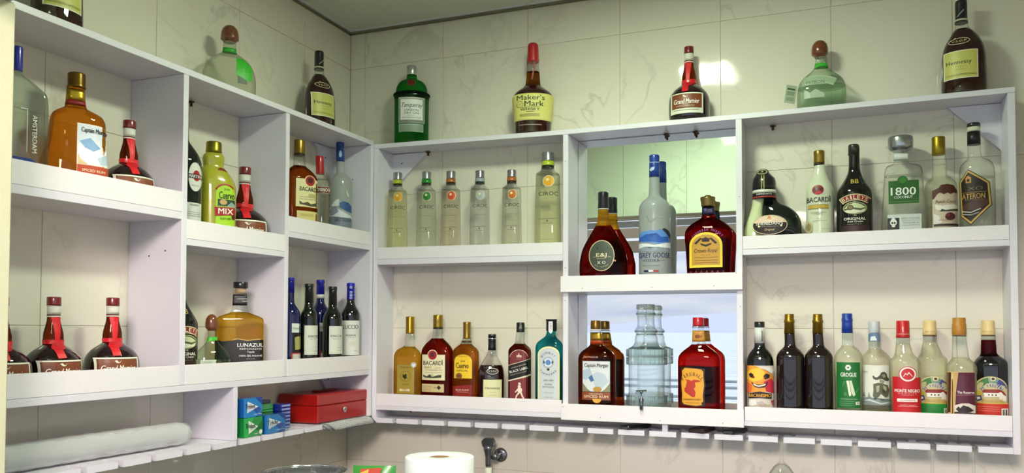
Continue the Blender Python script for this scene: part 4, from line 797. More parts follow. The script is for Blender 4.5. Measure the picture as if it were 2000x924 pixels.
b = B('crown', 3.5545, 1230, 290, 547, [(951,138),(938,145),(860,148),(700,156),(610,163),(580,160),(550,145),(520,113),(500,80),(485,54),(472,46),(405,42)], 'whisky_bottle', 'broad faceted deep red whisky bottle with gold crown stopper, right of the middle bay', k=.48, n=2.7, yaw=0)
b.body([tinted('#a81410', .14)])
b.cap([(404,44,-4),(396,45,-4),(380,46,-4),(348,52,-4),(338,50,-4),(332,22,-4),(326,20,-4)], metal('#8f7844', .3), 'crown_stopper')
b.band(406, 462, paint('#1d1236', .4), 'neck_label'); b.label([('P',[(515,420),(530,412),(540,425),(525,440)],'#5b4690'),('T','CR',558,435,26,20,'#7a64ac')], 'neck_print', grow=.0009)
b.label([('C','CANADIAN WHISKY',540,700,128,140,42,16,11,'#9c5aa8',.01)], 'moulded_text')
b.label([('L',418,590,638,832,'#f2d440'),('L',434,606,622,816,'#c99636'),('P',[(450,665),(490,628),(505,632),(465,672)],'#2a1c12'),('P',[(605,665),(565,628),(550,632),(590,672)],'#2a1c12'),('P',[(504,656),(500,634),(512,644),(520,628),(527,622),(534,628),(542,644),(554,634),(550,656)],'#3a1014'),('P',[(492,664),(528,676),(566,664),(562,676),(528,690),(496,676)],'#20150f'),('T','Crown Royal',526,720,150,36,'#4a2a14',.01,.2),('R',495,746,560,748,'#8a5a20')]+lines(455,605,(762,782,798),'#8a6424',3))
b.label([('P',[(408+i*36,880),(426+i*36,850),(444+i*36,880),(426+i*36,910)],'#5a1a18') for i in range(7)], 'cut_facets', grow=.0005)
b = B('cmM', 4.2, 1110, 590, 237, [(909,142),(893,152),(700,155),(480,155),(445,150),(415,132),(388,98),(365,66),(350,54),(320,50),(240,44)], 'rum_bottle', 'amber-brown spiced rum flask with white picture label, in front of the mirror', k=.46, n=2.7, yaw=0, neck=(380,245,-10))
b.body([tinted('#a2440f', .25)], fill=342)
b.cap([(226,42,-10),(216,43,-10),(160,41,-10),(154,38,-10)], metal('#8a6a30', .3)); b.cap([(240,45,-10),(228,45,-10)], paint('#d0cdbf', .3), 'neck_ring')
b.band(250, 318, metal('#b08c34', .3)); b.band(318, 345, paint('#b5421c', .4), 'neck_stripe')
b.label([('R',118,482,344,802,'#2c2420'),('R',122,486,340,732,'#d5d9dc'),('P',[(122,560),(180,540),(200,600),(150,640),(122,630)],'#aebfd0'),('P',[(190,600),(240,570),(300,590),(330,650),(280,700),(220,690)],'#b9c6d2'),('P',[(168,620),(196,596),(214,640),(190,655)],'#3f6a9c'),('P',[(122,660),(160,710),(190,732),(122,732)],'#8a8468'),('P',[(340,660),(300,710),(270,732),(340,732)],'#8a8468'),('E',240,712,34,22,'#b98c3c'),('T','Captain Morgan',230,522,184,40,BLK,.03,.05),('R',122,736,340,798,'#8a4424'),('T','ORIGINAL',230,750,110,12,'#e8cfa8',.01),('T','SPICED RUM',230,772,186,20,'#f0dcb4',.03),('A',236,790,34,0.5,180,360,'#e0a83c')])
b.label([('T','Jamaica',185,452,120,22,'#d9b8a0',.0,.3)], 'moulded_text', grow=.0007)
b = B('disp', 4.2, 1110, 590, 645, [(926,128),(910,142),(885,148),(850,150),(755,149),(740,146),(525,146),(505,150),(395,150),(383,146),(372,124),(355,106),(330,94),(300,92),(282,90),(272,80),(262,80),(250,90),(235,92),(220,84),(205,72),(150,68),(120,70),(106,76),(92,76),(80,70),(55,70),(42,77),(26,77),(20,73)], 'glass_dispenser', 'clear fluted glass drink dispenser with a small metal tap', 'dispenser', k=.8, neck=(380,60,-6))
b.loft(b.levels(b.zz[0], b.Z(28)), 'glass', [tinted('#f4f9f6', .72)], top=True, seg=52)
b.band(388, 450, tinted('#eef6f0', .75), 'fluted_band', .0030, flute=.05, seg=156); b.band(455, 515, tinted('#eef6f0', .75), 'fluted_band', .0030, flute=.05, seg=156); b.band(765, 850, tinted('#eef6f0', .75), 'fluted_band', .0030, flute=.05, seg=156)
for y0_, y1_ in ((92,107),(262,273),(372,384),(236,250)): b.band(y0_, y1_, tinted('#c9d8cc', .5), 'glass_ring', .0015)
b.cap([(62,74,-6),(56,77,-6),(30,77,-6),(22,74,-6)], tinted('#d4d4cc', .5, .1), 'lid')
yy = -(b.surf(b.Z(800))[0]*b.k)
tp = lathe_bm([(0, 0), (.007, 0), (.007, .002), (.0042, .004), (.0042, .016), (.006, .017), (.006, .023), (0, .024)], 18)
for v in tp.verts: v.co = Vector((v.co.x, -v.co.z, v.co.y))
o = obj('tap', tp, metal('#7f868c', .2), b.root, True); o.location = (-.014, yy, b.Z(800))
sp = lathe_bm([(0, 0), (.0045, 0), (.0052, .014), (.0038, .022), (.0036, .030), (.0016, .034), (.0016, .041), (.0045, .044), (.0045, .048), (0, .049)], 14)
q = obj('spout', sp, MATS['metal_#7f868c_0.2'], o, True); q.location = (0, -.020, -.022)
lv = box_bm(-.016, .016, -.003, .003, 0, .004, .001); q = obj('lever', lv, MATS['metal_#7f868c_0.2'], o); q.location = (0, -.020, .025); q.rotation_euler = (0, 0, .6)
b = B('fire', 4.2, 1110, 590, 1074, [(943,158),(928,167),(700,171),(500,171),(455,166),(422,146),(392,112),(370,82),(352,62),(338,53),(300,50),(205,44)], 'whisky_flask', 'red whisky flask with red cap and burnt-edged orange label', k=.42, n=2.7, yaw=0, neck=(380,210,-6))
b.body([tinted('#d41a08', .3)], fill=350)
b.cap([(200,44,-6),(190,45,-6),(136,44,-6),(129,41,-6)], paint('#b8141f', .3, coat=.5)); b.cap([(214,48,-6),(200,48,-6)], thin('#d0c8c0'), 'neck_ring')
b.band(236, 328, paint('#c08628', .4)); b.label([('E',1062,285,20,16,'#8c3a14'),('T','DB',1085,285,24,18,'#8c3a14',.02)], 'neck_print', grow=.0009)
b.label([('P',[(926,545),(960,534),(1050,540),(1122,548),(1116,600),(1124,680),(1114,760),(1120,850),(1050,856),(980,850),(924,846),(930,760),(922,660),(930,600)],'#241008'),('P',[(938,552),(962,542),(1050,547),(1108,556),(1106,600),(1112,680),(1102,760),(1106,838),(1050,848),(980,842),(938,834),(940,760),(932,660),(940,600)],'#e2a02a'),('P',[(926,545),(965,538),(945,560),(930,565)],'#241008'),('C','FIREBALL',1020,690,98,142,38,30,17,'#1c0d08',.03),('P',[(962,636),(1000,640),(1014,648),(1030,636),(1072,640),(1090,650),(1040,660),(1046,690),(1034,710),(1046,740),(1040,775),(1024,780),(1030,750),(1012,716),(996,736),(976,748),(960,735),(958,700),(966,706),(974,730),(990,714),(996,690),(1000,660),(980,650)],'#b8301a'),('T','CINNAMON WHISKY',1018,798,140,15,'#1c0d08',.02)]+lines(962,1076,(824,),'#7a4a18',3)+[('P',[(1090,820),(1112,812),(1110,840),(1094,838)],'#241008'),('P',[(936,820),(950,826),(956,842),(938,836)],'#241008'),('P',[(1085,545),(1112,550),(1108,572)],'#241008')])
# ------------------------------------------------------------------ back wall, right bay, upper shelf
b = B('sher', 4.6185, 1450, 270, 270, [(1007,235),(985,245),(850,250),(760,225),(700,180),(640,110),(545,100)], 'coffee_liqueur_bottle', 'two-chamber liqueur bottle, one side cream and the other black, with oval label', k=.55, n=2.4, yaw=0)
def edges(l): return [(y, (xr-xl)/2, (xl+xr)/2-b.ax) for y, xl, xr in l]
def side(l, name, m, k, n=2.5):
    pr = sorted(edges(l), key=lambda q: -q[0]); zs = [b.Z(q[0]) for q in pr]; zz = b.levels(zs[0], zs[-1]); W = b.width(k, n)
    r = pchip(np.array(zs), np.array([q[1] for q in pr])*b.m, np.array(zz)); o = pchip(np.array(zs), np.array([q[2] for q in pr])*b.m, np.array(zz))
    return b.loft(zz, name, [m], rad=(list(r), list(o)), W=W, k=k, n=n)
CRM = paint('#cfd7a8', .16, coat=.7, key='cream_liqueur')
side([(1007,30,192),(985,22,192),(900,20,192),(850,22,192),(800,30,192),(760,42,192),(700,66,192),(650,82,192),(600,95,196),(545,102,204)], 'cream_chamber', CRM, .95)
side([(1007,190,498),(985,182,515),(900,180,523),(830,180,524),(770,180,518),(710,182,495),(660,184,455),(625,186,410),(605,188,370),(590,190,340),(570,192,318),(545,192,306)], 'dark_chamber', darkglass('#07120e'), .5)
b.cap([(545,103,-66),(541,104,-66),(470,104,-66),(462,102,-66)], paint('#121216', .3), 'collar'); b.cap([(500,105,-66),(472,105,-66)], paint('#d9dccf', .4), 'collar_stripe'); b.cap([(543,105.5,-66),(533,105.5,-66)], paint('#c23a2c', .4), 'collar_stripe')
b.cap([(462,103,-67),(440,104,-67),(395,102,-67),(360,94,-68),(335,74,-72),(315,60,-76),(298,54,-78),(282,44,-78),(274,24,-78),(271,5,-78)], BLACKCAP, 'cap')
cs = dict(prof=[(560,105,-66),(465,105,-66),(440,104,-67),(395,102,-67),(360,94,-68),(335,74,-72),(315,60,-76),(298,54,-78),(282,44,-78),(272,18,-78)], k=1, n=2)
b.label([('T',"SHERIDAN'S",200,513,130,14,'#e9e9e0',.03),('R',178,340,183,470,'#c9b45a'),('R',200,340,205,470,'#c9b45a'),('E',188,308,40,24,'#c9c58a'),('E',188,308,34,19,'#161a14'),('T','S',188,308,16,20,'#c9c58a',.02)], 'cap_print', surf=cs, grow=.0012)
b.label([('E',250,797,146,88,'#e4c9a8'),('E',250,797,140,83,'#241812'),('P',arc(250,797,138,81,14,166,16),'#e6cdb0'),('T',"SHERIDAN'S",247,785,222,25,'#f4f0e6',.03),('P',[(228,745),(236,725),(245,712),(256,726),(264,745)],'#d98a5c'),('T','COFFEE LAYERED LIQUEUR',247,812,150,8,'#c9a888'),('T','Original',247,842,80,26,'#e6c98a',.0,.25),('E',162,808,9,9,'#f0e8b0'),('E',342,806,9,9,'#f0e8b0')], surf=dict(hw=245, k=.52, n=2.0), grow=.002)
b = B('bacW', 4.6185, 1450, 270, 701, [(990,112),(976,118),(700,119),(500,119),(460,112),(420,98),(370,76),(330,62),(300,54),(270,48),(240,45)], 'coconut_liqueur_bottle', 'opaque white liqueur bottle with gold cap and dark red round emblem', k=.9)
b.body([paint('#d6dac0', .14, coat=.8, key='milk_white_glass')])
b.cap([(244,46,-4),(224,46,-4)], paint('#2a1c14', .4), 'cap_ring'); b.cap([(224,47,-4),(216,48,-4),(190,46,-4),(186,47,-4),(160,46,-4),(156,47,-4),(118,47,-4),(113,44,-4)], GOLD)
b.label([('E',685,480,52,48,'#8d1a26'),('O',685,480,52,48,4,'#c9b8a8'),('P',[(645,480),(665,455),(680,470),(690,452),(705,468),(724,462),(716,486),(690,478),(668,492)],'#4a0e16'),('P',[(655,505),(690,496),(718,500),(705,515),(670,518)],'#d0404a'),('T','BACARDI',688,568,192,44,'#16181f',.03),('T',"'",778,540,8,12,'#16181f',.03),('R',606,612,768,649,'#c3a23c'),('R',606,612,768,615,'#8a6c1e'),('R',606,646,768,649,'#8a6c1e'),('T','COQUITO',687,631,100,16,'#dcc57a',.02),('T','COCONUT CREAM',686,683,120,11,'#55584a',.01),('T','LIQUEUR',686,698,66,11,'#55584a',.01),('T','75cl',690,738,30,9,'#77786a'),('T','CARIBBEAN RUM',695,758,120,9,'#77786a'),('E',612,812,30,52,'#c2b48c'),('E',612,812,18,34,'#8f835a'),('T','15% vol',740,832,56,10,'#77786a')])
def cream(key, name, label, rot=0, sc=1.0):
    b = B(key, 4.6185, 1450, 270, 1013, [(979,140),(962,149),(800,151),(520,152),(490,149),(450,132),(400,100),(350,72),(320,60),(290,51),(240,47),(70,46)], name, label, k=.85, rot=rot, base=980, sx=sc, sz=sc)
    b.body([darkglass('#0a090a')]); b.cap([(150,47,-4),(70,46.5,-4),(58,44,-4),(53,38,-4)], paint('#2a241e', .3, coat=.5))
    b.label([('T','B',998,400,28,40,'#c9ad54',.03),('T','B',1032,400,28,40,'#c9ad54',.03)], 'monogram', grow=.0006)
    b.label([('A',1015,760,241,184,57,123,'#e6dcae'),('A',1015,760,235,190,59,121,'#8e1f14'),('C','BAILEYS',1015,760,212,116,64,34,24,'#f0e9cc',.03),('E',1015,645,98,56,'#b9b67e'),('E',1015,645,92,50,'#4c5a34'),('P',[(925,650),(960,615),(1010,600),(1060,612),(1104,640),(1060,650),(1000,640)],'#cfd2a8'),('P',[(930,665),(990,655),(1060,668),(1100,650),(1090,680),(1010,694),(950,684)],'#dfe0c4'),('E',978,640,26,24,'#5d4a34'),('E',978,640,16,14,'#8a7450'),('T','THE',1015,712,24,10,'#e0dcc8',.02),('T','ORIGINAL',1013,741,172,24,'#efebdc',.03),('T','Irish Cream',1018,765,120,18,'#efebdc',.01,.2),('R',915,800,1105,970,'#3a1d18')]+lines(950,1070,(790,),'#8a7a60',3))
    return b.root
bl = cream('bai', 'cream_liqueur_bottle', 'tall black cream-liqueur bottle with red banner label, upper shelf at the right')

x, y, z = PLACE['baiL'][:3]; clone(bl, (x, y, z+.0003), face_cam('baiL', 27), 1.0, 'black cream-liqueur bottle partly behind a divider, lower left wall shelf')
b = B('1800', 4.016, 1710, 230, 222, [(998,163),(980,166),(860,163),(720,156),(600,148),(470,139),(410,133),(392,126),(378,112,-4),(368,80,-8),(360,58,-12),(350,53,-14),(262,50,-14)], 'tequila_bottle', 'tapered clear tequila bottle with broad silver stopper and green label', k=.5, n=5, yaw=0)
b.body([tinted('#f2f5ee', .72)], fill=455)
b.cap([(262,58,-16),(256,70,-16),(240,86,-16),(225,91,-16),(165,91,-16),(152,88,-16),(146,80,-16)], metal('#a9acb0', .25), 'stopper'); b.band(280, 330, paint('#d9dbd6', .5), 'neck_label')
b.label([('R',118,503,330,684,'#255c1e'),('E',218,500,36,32,'#255c1e'),('E',218,500,28,25,'#3d7a2e'),('T','1800',222,588,172,62,'#f1f2ea',.05),('T','COCONUT',222,634,128,19,'#f1f2ea',.04),('R',124,668,324,671,'#6f9a5a')])
b.label([('R',110,768,345,990,'#c9cfca'),('R',110,795,192,990,'#15181a'),('E',151,830,24,26,'#e4e6de'),('R',140,846,162,866,'#e4e6de'),('E',143,834,7,8,'#15181a'),('E',160,834,7,8,'#15181a'),('P',[(134,806),(151,790),(168,806)],'#e4e6de'),('T','READY TO POUR',268,800,120,12,'#8a908a'),('T','TEQUILA',268,836,110,12,'#8a908a')]+lines(205,330,(815,852),'#a9afa9',3), 'strip_label')
b = B('coco', 4.016, 1710, 230, 514, [(987,108),(972,114),(700,115),(550,114),(520,112),(492,96),(472,74),(458,58,-6),(445,53,-8),(360,51,-8),(288,47,-10)], 'rum_punch_bottle', 'clear bottle with mustard-gold cap and coconut picture label, upper shelf right', k=.82)
b.body([tinted('#f2f4e6', .72)], fill=362)
b.cap([(286,44,-12),(282,48,-12),(202,48,-12),(198,47,-12),(150,48,-12),(143,45,-12)], metal('#9c852a', .4))
b.label([('P',[(455,580),(500,560),(515,538),(560,532),(600,540),(622,575),(632,600),(632,960),(455,960)],'#c9b6a0'),('P',[(455,580),(500,560),(515,538),(560,532),(600,540),(622,575),(630,600),(600,600),(580,612),(560,600),(535,612),(510,598),(490,608),(470,640),(455,650)],'#4f2015'),('P',[(470,690),(520,700),(600,690),(632,700),(632,735),(540,742),(480,728)],'#e6e0d2'),('P',[(505,745),(520,725),(545,735),(600,728),(632,722),(632,740),(560,745)],'#2c3a22'),('E',575,785,34,30,'#4a1518'),('E',560,775,14,12,'#7a2a24'),('P',[(465,760),(500,780),(520,830),(480,850),(465,840)],'#dfd8d0'),('T','Punch Coco',545,668,130,24,'#5a3a2a',.01,.2),('R',465,842,628,858,'#2a1c1a'),('T','COCONUT',545,812,90,12,'#7a5a4a')])
b = B('ater', 4.016, 1710, 230, 802, [(977,118),(962,124),(700,125),(440,124),(400,120),(362,108),(335,84),(320,62,-6),(308,50,-12),(260,46,-16),(105,45,-18)], 'rum_bottle', 'clear bottle with black cork band and large hexagonal gold-edged label', k=.78)
b.body([tinted('#f2f5ee', .72)], fill=470)
b.cap([(208,47,-17),(106,46,-18)], paint('#0f1110', .4), 'neck_sleeve'); b.cap([(105,46,-18),(70,47,-18)], paint('#d6d6bc', .5), 'neck_band'); b.cap([(69,48,-18),(46,48,-18),(38,44,-18)], BLACKCAP)
b.label([('P',[(742,412),(888,520),(901,700),(757,850),(692,782),(682,500)],'#2a1a10'),('P',[(742,420),(882,524),(894,697),(757,842),(696,778),(686,504)],'#c9a052'),('P',[(743,436),(870,530),(881,692),(757,824),(704,770),(694,512)],'#1e120c'),('P',[(700,690),(780,660),(870,650),(874,690),(800,735),(706,730)],'#4a2a22'),('P',[(724,478),(742,462),(762,478),(764,520),(728,520)],'#c98a4a'),('E',744,500,10,12,'#1e120c'),('T','XO',790,566,100,26,'#7d6a48',.0),('R',706,594,862,597,'#b8924a'),('T','ATERON',778,626,150,42,'#c09448',.025),('T','RHUM AGRICOLE',782,655,120,10,'#8f7448'),('P',[(700,735),(760,748),(826,722),(826,728),(760,756),(700,743)],'#c9c4b8'),('P',[(706,758),(760,768),(812,752),(812,758),(760,776),(710,766)],'#a8a298')])

# ------------------------------------------------------------------ back wall, right bay, lower shelf
b = B('brac', 4.4, 1450, 600, 154, [(967,104),(955,110),(700,111),(500,111),(455,108),(420,98),(390,82),(365,60),(348,48),(320,43),(130,41)], 'wine_bottle', 'dark wine bottle with colourful grinning sun label, leftmost of the lower right row', k=.72, neck=(390,310,-4))
b.body([darkglass('#0a0c0c')])
b.cap([(312,45,-4),(178,43,-4)], paint('#cfd0cc', .5), 'neck_sleeve'); b.cap([(177,42,-4),(172,43,-4),(134,43,-4),(128,40,-4)], BLACKCAP)
b.label([('V','smoke',172,250,86,18,'#2a2a2a',.01)], 'neck_print', surf=dict(prof=[(320,46,-4),(170,44,-4)], k=1, n=2), grow=.0008)
b.label([('R',47,503,262,960,'#d8cfc4'),('P',[(47,503),(110,503),(240,560),(262,600),(262,700),(150,740),(47,720)],'#e89a3a'),('P',[(47,560),(90,530),(150,520),(190,560),(170,620),(100,640),(47,620)],'#f0c23c'),('P',[(180,640),(240,610),(262,640),(262,740),(200,720)],'#c82c44'),('P',[(47,640),(90,670),(80,730),(47,740)],'#e06a3a'),('P',[(62,575),(80,565),(100,580),(98,612),(84,590),(70,600)],'#1e1620'),('P',[(178,590),(200,568),(230,580),(225,606),(205,590),(190,620)],'#1e1620'),('P',[(80,640),(110,660),(150,664),(190,655),(214,636),(206,668),(180,688),(140,692),(104,680)],'#2a1620'),('P',[(95,655),(140,672),(200,655),(186,672),(140,682),(108,674)],'#efe6d8'),('E',100,600,10,9,'#7a2c20'),('E',190,602,10,9,'#7a2c20'),('P',[(60,738),(150,722),(240,738),(240,784),(150,776),(60,782)],'#17131a'),('T','BACANISIMO',150,756,168,30,'#e8a838',.03),('P',[(70,800),(110,790),(130,830),(90,850),(66,840)],'#e8e4e0'),('P',[(120,820),(160,800),(200,830),(160,860)],'#b9aeb0'),('T','vinho doce',178,836,84,16,'#c8962c',.02),('P',[(230,800),(258,790),(250,850)],'#b04a5a'),('P',[(170,520),(220,515),(255,540),(240,570),(200,540)],'#e6e2dc')])
def plainwine(key, ax, name, label, base):
    b = B(key, 4.4, 1450, 600, ax, [(978,106),(966,113),(700,115),(440,115),(415,110),(390,96),(365,74),(345,54),(330,46),(300,44),(220,42)], name, label, k=.72, neck=(365,230,-6))
    b.body([darkglass('#140807')])
    b.cap([(228,44,-6),(140,41,-6),(136,45,-6),(116,45,-6),(110,40,-6),(68,39,-6),(62,36,-6)], metal('#9c7c2e', .35), 'foil_cap'); return b.root
plainwine('dk1', 413, 'wine_bottle', 'unlabelled dark wine bottle with gold foil, beside the grinning-sun wine', 978)
pw = plainwine('dk2', 658, 'wine_bottle', 'unlabelled dark wine bottle with gold foil, beside the blue-capped green-label bottle', 987)
def clearb(key, F, ax, prof, label, body, fill, k=.78, name='spirit_bottle'):
    b = B(key, *F, ax, prof, name, label, k=k); b.body(body if isinstance(body, list) else [tinted(body, .72)], fill=fill); return b
F4 = (4.2, 1620, 600); F5 = (4.2, 1780, 600)
b = clearb('grog', F4, 158, [(952,101),(938,107),(700,108),(430,110),(395,104),(365,88),(340,66),(322,50,-4),(308,44,-6),(215,41,-8)], 'clear bottle with bright blue cap and rectangular green label', '#f3f5e4', 318)
b.cap([(216,44,-8),(140,42,-8),(122,42,-8),(118,44,-8),(96,44,-8),(92,41,-8),(60,41,-8),(54,37,-8)], paint('#183a9e', .35, coat=.4), 'foil_cap')
b.label([('R',68,452,243,822,'#0f6a2a'),('P',arc(154,495,23,24,0,300,5),'#e9ede4'),('P',[(154,505),(143,493),(148,487),(154,492),(160,487),(165,493)],'#0f6a2a'),('T','GROGUE',156,553,116,33,'#eef2ea',.05),('P',[(140,602),(158,600),(176,720),(160,728)],'#e3e8d2'),('P',[(162,602),(178,598),(206,715),(192,728),(176,700)],'#cfd6b8'),('P',[(112,640),(120,610),(134,600),(116,650)],'#3f8a4a'),('P',[(205,690),(226,660),(218,640),(232,664),(212,700)],'#3f8a4a'),('P',[(120,700),(140,690),(146,720),(126,724)],'#3f8a4a'),('R',206,770,234,796,'#e6eadf'),('T','AGUARDENTE DE CANA',158,750,120,8,'#bcd0b4')]+lines(90,200,(768,784,800),'#6fa57a',3)+lines(210,230,(775,781,787),'#2a3a2a',2))
b = clearb('fig', F4, 386, [(961,104),(946,109),(700,110),(470,110),(430,112),(400,98),(375,74),(355,54,-4),(340,46,-8),(280,43,-10)], 'clear bottle with pale cap and a sketched seated figure in a hat', '#f3f4e4', 345)
b.cap([(286,46,-10),(200,44,-11),(196,45,-11),(125,44,-11),(117,41,-11)], paint('#c3c8cc', .35, coat=.3)); b.label([('P',[(332,282),(332,230),(345,215),(360,240),(372,212),(390,240),(408,210),(418,235),(418,282)],'#6a86a4'),('P',[(345,278),(352,245),(366,270),(380,240),(396,276)],'#dfe4e8')], 'cap_print', surf=dict(prof=[(290,46,-10),(190,45,-11)], k=1, n=2), grow=.0008)
b.label([('R',274,478,498,804,'#dcddd0'),('T','Rebelo',300,532,48,20,'#6a6a5a'),('T','n 1',290,550,20,9,'#8a8a7a')])
b.label([('P',[(358,572),(366,560),(376,574),(392,578),(412,560),(424,536),(446,530),(462,545),(468,572),(480,590),(474,606),(452,604),(430,590),(410,590),(388,600),(366,590)],'#4a4c3c'),('P',[(410,592),(448,604),(436,634),(424,640),(410,612)],'#9a9678'),('P',[(424,560),(446,548),(456,572),(440,580)],'#8f8a6c'),('P',[(364,632),(400,620),(440,630),(470,640),(478,680),(472,730),(452,742),(450,690),(430,670),(420,710),(400,740),(376,748),(360,730),(366,680)],'#5c5e48'),('P',[(385,650),(410,640),(405,690),(388,700)],'#a8a686'),('P',[(435,640),(460,656),(456,690),(438,670)],'#a8a686'),('P',[(396,740),(420,728),(438,770),(404,780)],'#c9c9b4'),('P',[(274,752),(330,740),(400,776),(498,756),(498,802),(274,800)],'#7f8c88'),('P',[(285,770),(340,756),(420,786),(498,772),(498,780),(420,796),(340,770)],'#c5cdc8'),('P',[(292,738),(300,690),(312,738)],'#8d9894'),('P',[(325,742),(334,696),(348,742)],'#8d9894')], 'figure_print', grow=.0009)
b = clearb('monte', F4, 612, [(970,111),(956,117),(700,118),(480,117),(455,117),(430,104),(408,84),(385,70,-6),(340,60,-10),(300,52,-12),(255,49,-12)], 'clear bottle with red cap and red label crossed by a round mountain badge', '#f3f4e4', 300)
b.cap([(255,52,-12),(240,53,-12),(222,50,-12),(122,50,-12),(114,46,-12)], paint('#c2141c', .35, coat=.3)); b.label([('T','MONTE NEGRO',602,224,88,10,'#e8b8b0',.01),('P',[(596,205),(602,190),(608,205)],'#e8b8b0')], 'cap_print', surf=dict(prof=[(255,52,-12),(114,49,-12)], k=1, n=2), grow=.0006)
b.label([('P',[(520,570),(560,568),(575,575),(690,575),(722,572),(724,960),(522,960)],'#bf1420'),('E',632,547,66,64,'#bf1420'),('E',632,547,60,58,'#ece6e0'),('E',632,547,48,46,'#c4202a'),('P',[(598,566),(615,536),(626,546),(640,528),(668,566),(662,566),(641,540),(628,556),(616,546),(604,566)],'#ecd0c8'),('T','MONTE NEGRO',626,680,176,25,'#f2ece6',.04),('T','G R O G U E',626,702,130,10,'#e8b8b0',.01),('R',554,744,697,769,'#efe6dc'),('T','AGUARDENTE',626,757,110,10,'#a8343a',.01),('T','SANTO ANTAO',630,796,110,9,'#e8b8b0')]+lines(585,670,(715,),'#e08a88',3)+lines(560,700,(806,),'#e8a8a0',3))
def punch(key, ax, prof, label, body, fill, lower, zones=None, dx=0, dy=0, neck=-14):
    b = B(key, *F5, ax, prof, 'punch_bottle', label, k=.75); b.body(body, fill=fill, zones=zones)
    b.cap([(232+dy,51,neck),(226+dy,53,neck),(196+dy,53,neck),(185+dy,50,neck),(125+dy,48,neck),(113+dy,46,neck),(110+dy,40,neck)], paint('#e2c88e', .45), 'plastic_cap'); b.cap([(242+dy,52,neck),(233+dy,52,neck)], paint('#5a3c20', .4), 'cap_ring')
    b.label([('T','ESTATE',163+dx,204+dy,64,9,'#a8843c',.01)], 'cap_print', surf=dict(prof=[(240+dy,53,neck),(110+dy,49,neck)], k=1, n=2), grow=.0006)
    def s(p): return [(x+dx, y+dy) for x, y in p]
    def S(op):
        if op[0] == 'P': return ('P', s(op[1]), op[2])
        if op[0] in 'RL': return (op[0], op[1]+dx, op[2]+dy, op[3]+dx, op[4]+dy, op[5])
        if op[0] in 'EO': return (op[0], op[1]+dx, op[2]+dy)+op[3:]
        if op[0] == 'T': return (op[0], op[1], op[2]+dx, op[3]+dy)+op[4:]
        if op[0] in 'CA':
            i = 2 if op[0] == 'C' else 1; return op[:i]+(op[i]+dx, op[i+1]+dy)+op[i+2:]
    b.label([S(q) for q in [('L',72,570,299,990,'#cfc48a'),('L',76,575,295,990,'#c7bb8c'),('A',186,690,112,66,100,172,'#3f7a44'),('A',186,690,112,66,60,98,'#7a9a86'),('A',186,690,112,66,12,60,'#4a4a8c'),('E',200,590,19,17,'#e6dca8'),('E',200,590,12,11,'#4a2420'),('C','DA RIBEIRA',190,740,100,136,44,30,18,'#e9ecf0',.05),('C','DA RIBEIRA',190,742,100,136,44,26,14,'#3a3c66',.02),('P',[(125,690),(140,676),(240,674),(262,686),(250,700),(225,704),(130,704)],'#8c2a24'),('P',[(135,704),(240,704),(240,736),(140,738)],'#e9e4d8'),('P',[(236,700),(262,688),(284,730),(284,770),(240,765)],'#e4ded2'),('P',[(246,688),(268,690),(288,726),(272,722)],'#8c2a24'),('R',165,714,175,726,'#3a2a24'),('R',188,714,198,726,'#3a2a24'),('R',212,714,222,726,'#3a2a24'),('E',100,712,24,24,'#c9b23c'),('P',[(80,730),(120,726),(126,760),(96,776),(80,760)],'#3c4a6a'),('P',[(84,745),(110,738),(116,752),(96,764)],'#e4e4e4'),('T','PONCHE DE MEL',196,766,140,26,'#c9962c',.02),('R',76,783,295,792,'#c9b23c'),('R',76,792,295,990,lower),('R',250,828,292,990,'#d9dcd4'),('R',258,836,264,990,'#2a2c2a'),('R',268,836,271,990,'#2a2c2a'),('R',276,836,284,990,'#2a2c2a')]]+[S(('R',90,y,240,y+3,'#3a5a3a' if lower[1] == '1' else '#e08a60')) for y in (815, 832, 848)])
    return b
punch('ilhaG', 176, [(980,105),(966,109),(700,110),(470,110),(440,115),(418,104),(396,86,-4),(350,70,-8),(310,58,-12),(275,51,-14),(235,48,-14)], 'clear punch bottle with wooden-coloured cap and village label edged green', [tinted('#f2f4e0', .72)], 285, '#16862f')
punch('ilhaR', 668, [(1000,122),(984,128),(700,130),(500,130),(470,126),(440,112),(415,86,-6),(400,68,-10),(380,58,-14),(330,56,-14),(270,53,-15),(225,51,-15)], 'dark red punch bottle with wooden-coloured cap and village label edged red, rightmost', [darkglass('#0c0a10'), tinted('#640b18', .25)], 272, '#c22a1e', zones=[(408,0),(270,1)], dx=482, dy=4-30+26, neck=-15)
b = clearb('ther', F5, 403, [(989,103),(972,108),(700,109),(560,109),(510,115),(475,106),(448,88),(428,68,-4),(410,62,-6),(360,58,-8),(300,53,-10),(240,49,-12)], 'clear bottle with orange-tan cap and maroon label with bamboo edge', '#f2f4e0', 415)
b.cap([(233,50,-12),(226,53,-12),(140,52,-12),(136,48,-12),(96,49,-12),(90,46,-12)], paint('#b57c28', .45)); b.cap([(242,52,-11),(235,52,-11)], paint('#3a2c18', .5), 'cap_ring')
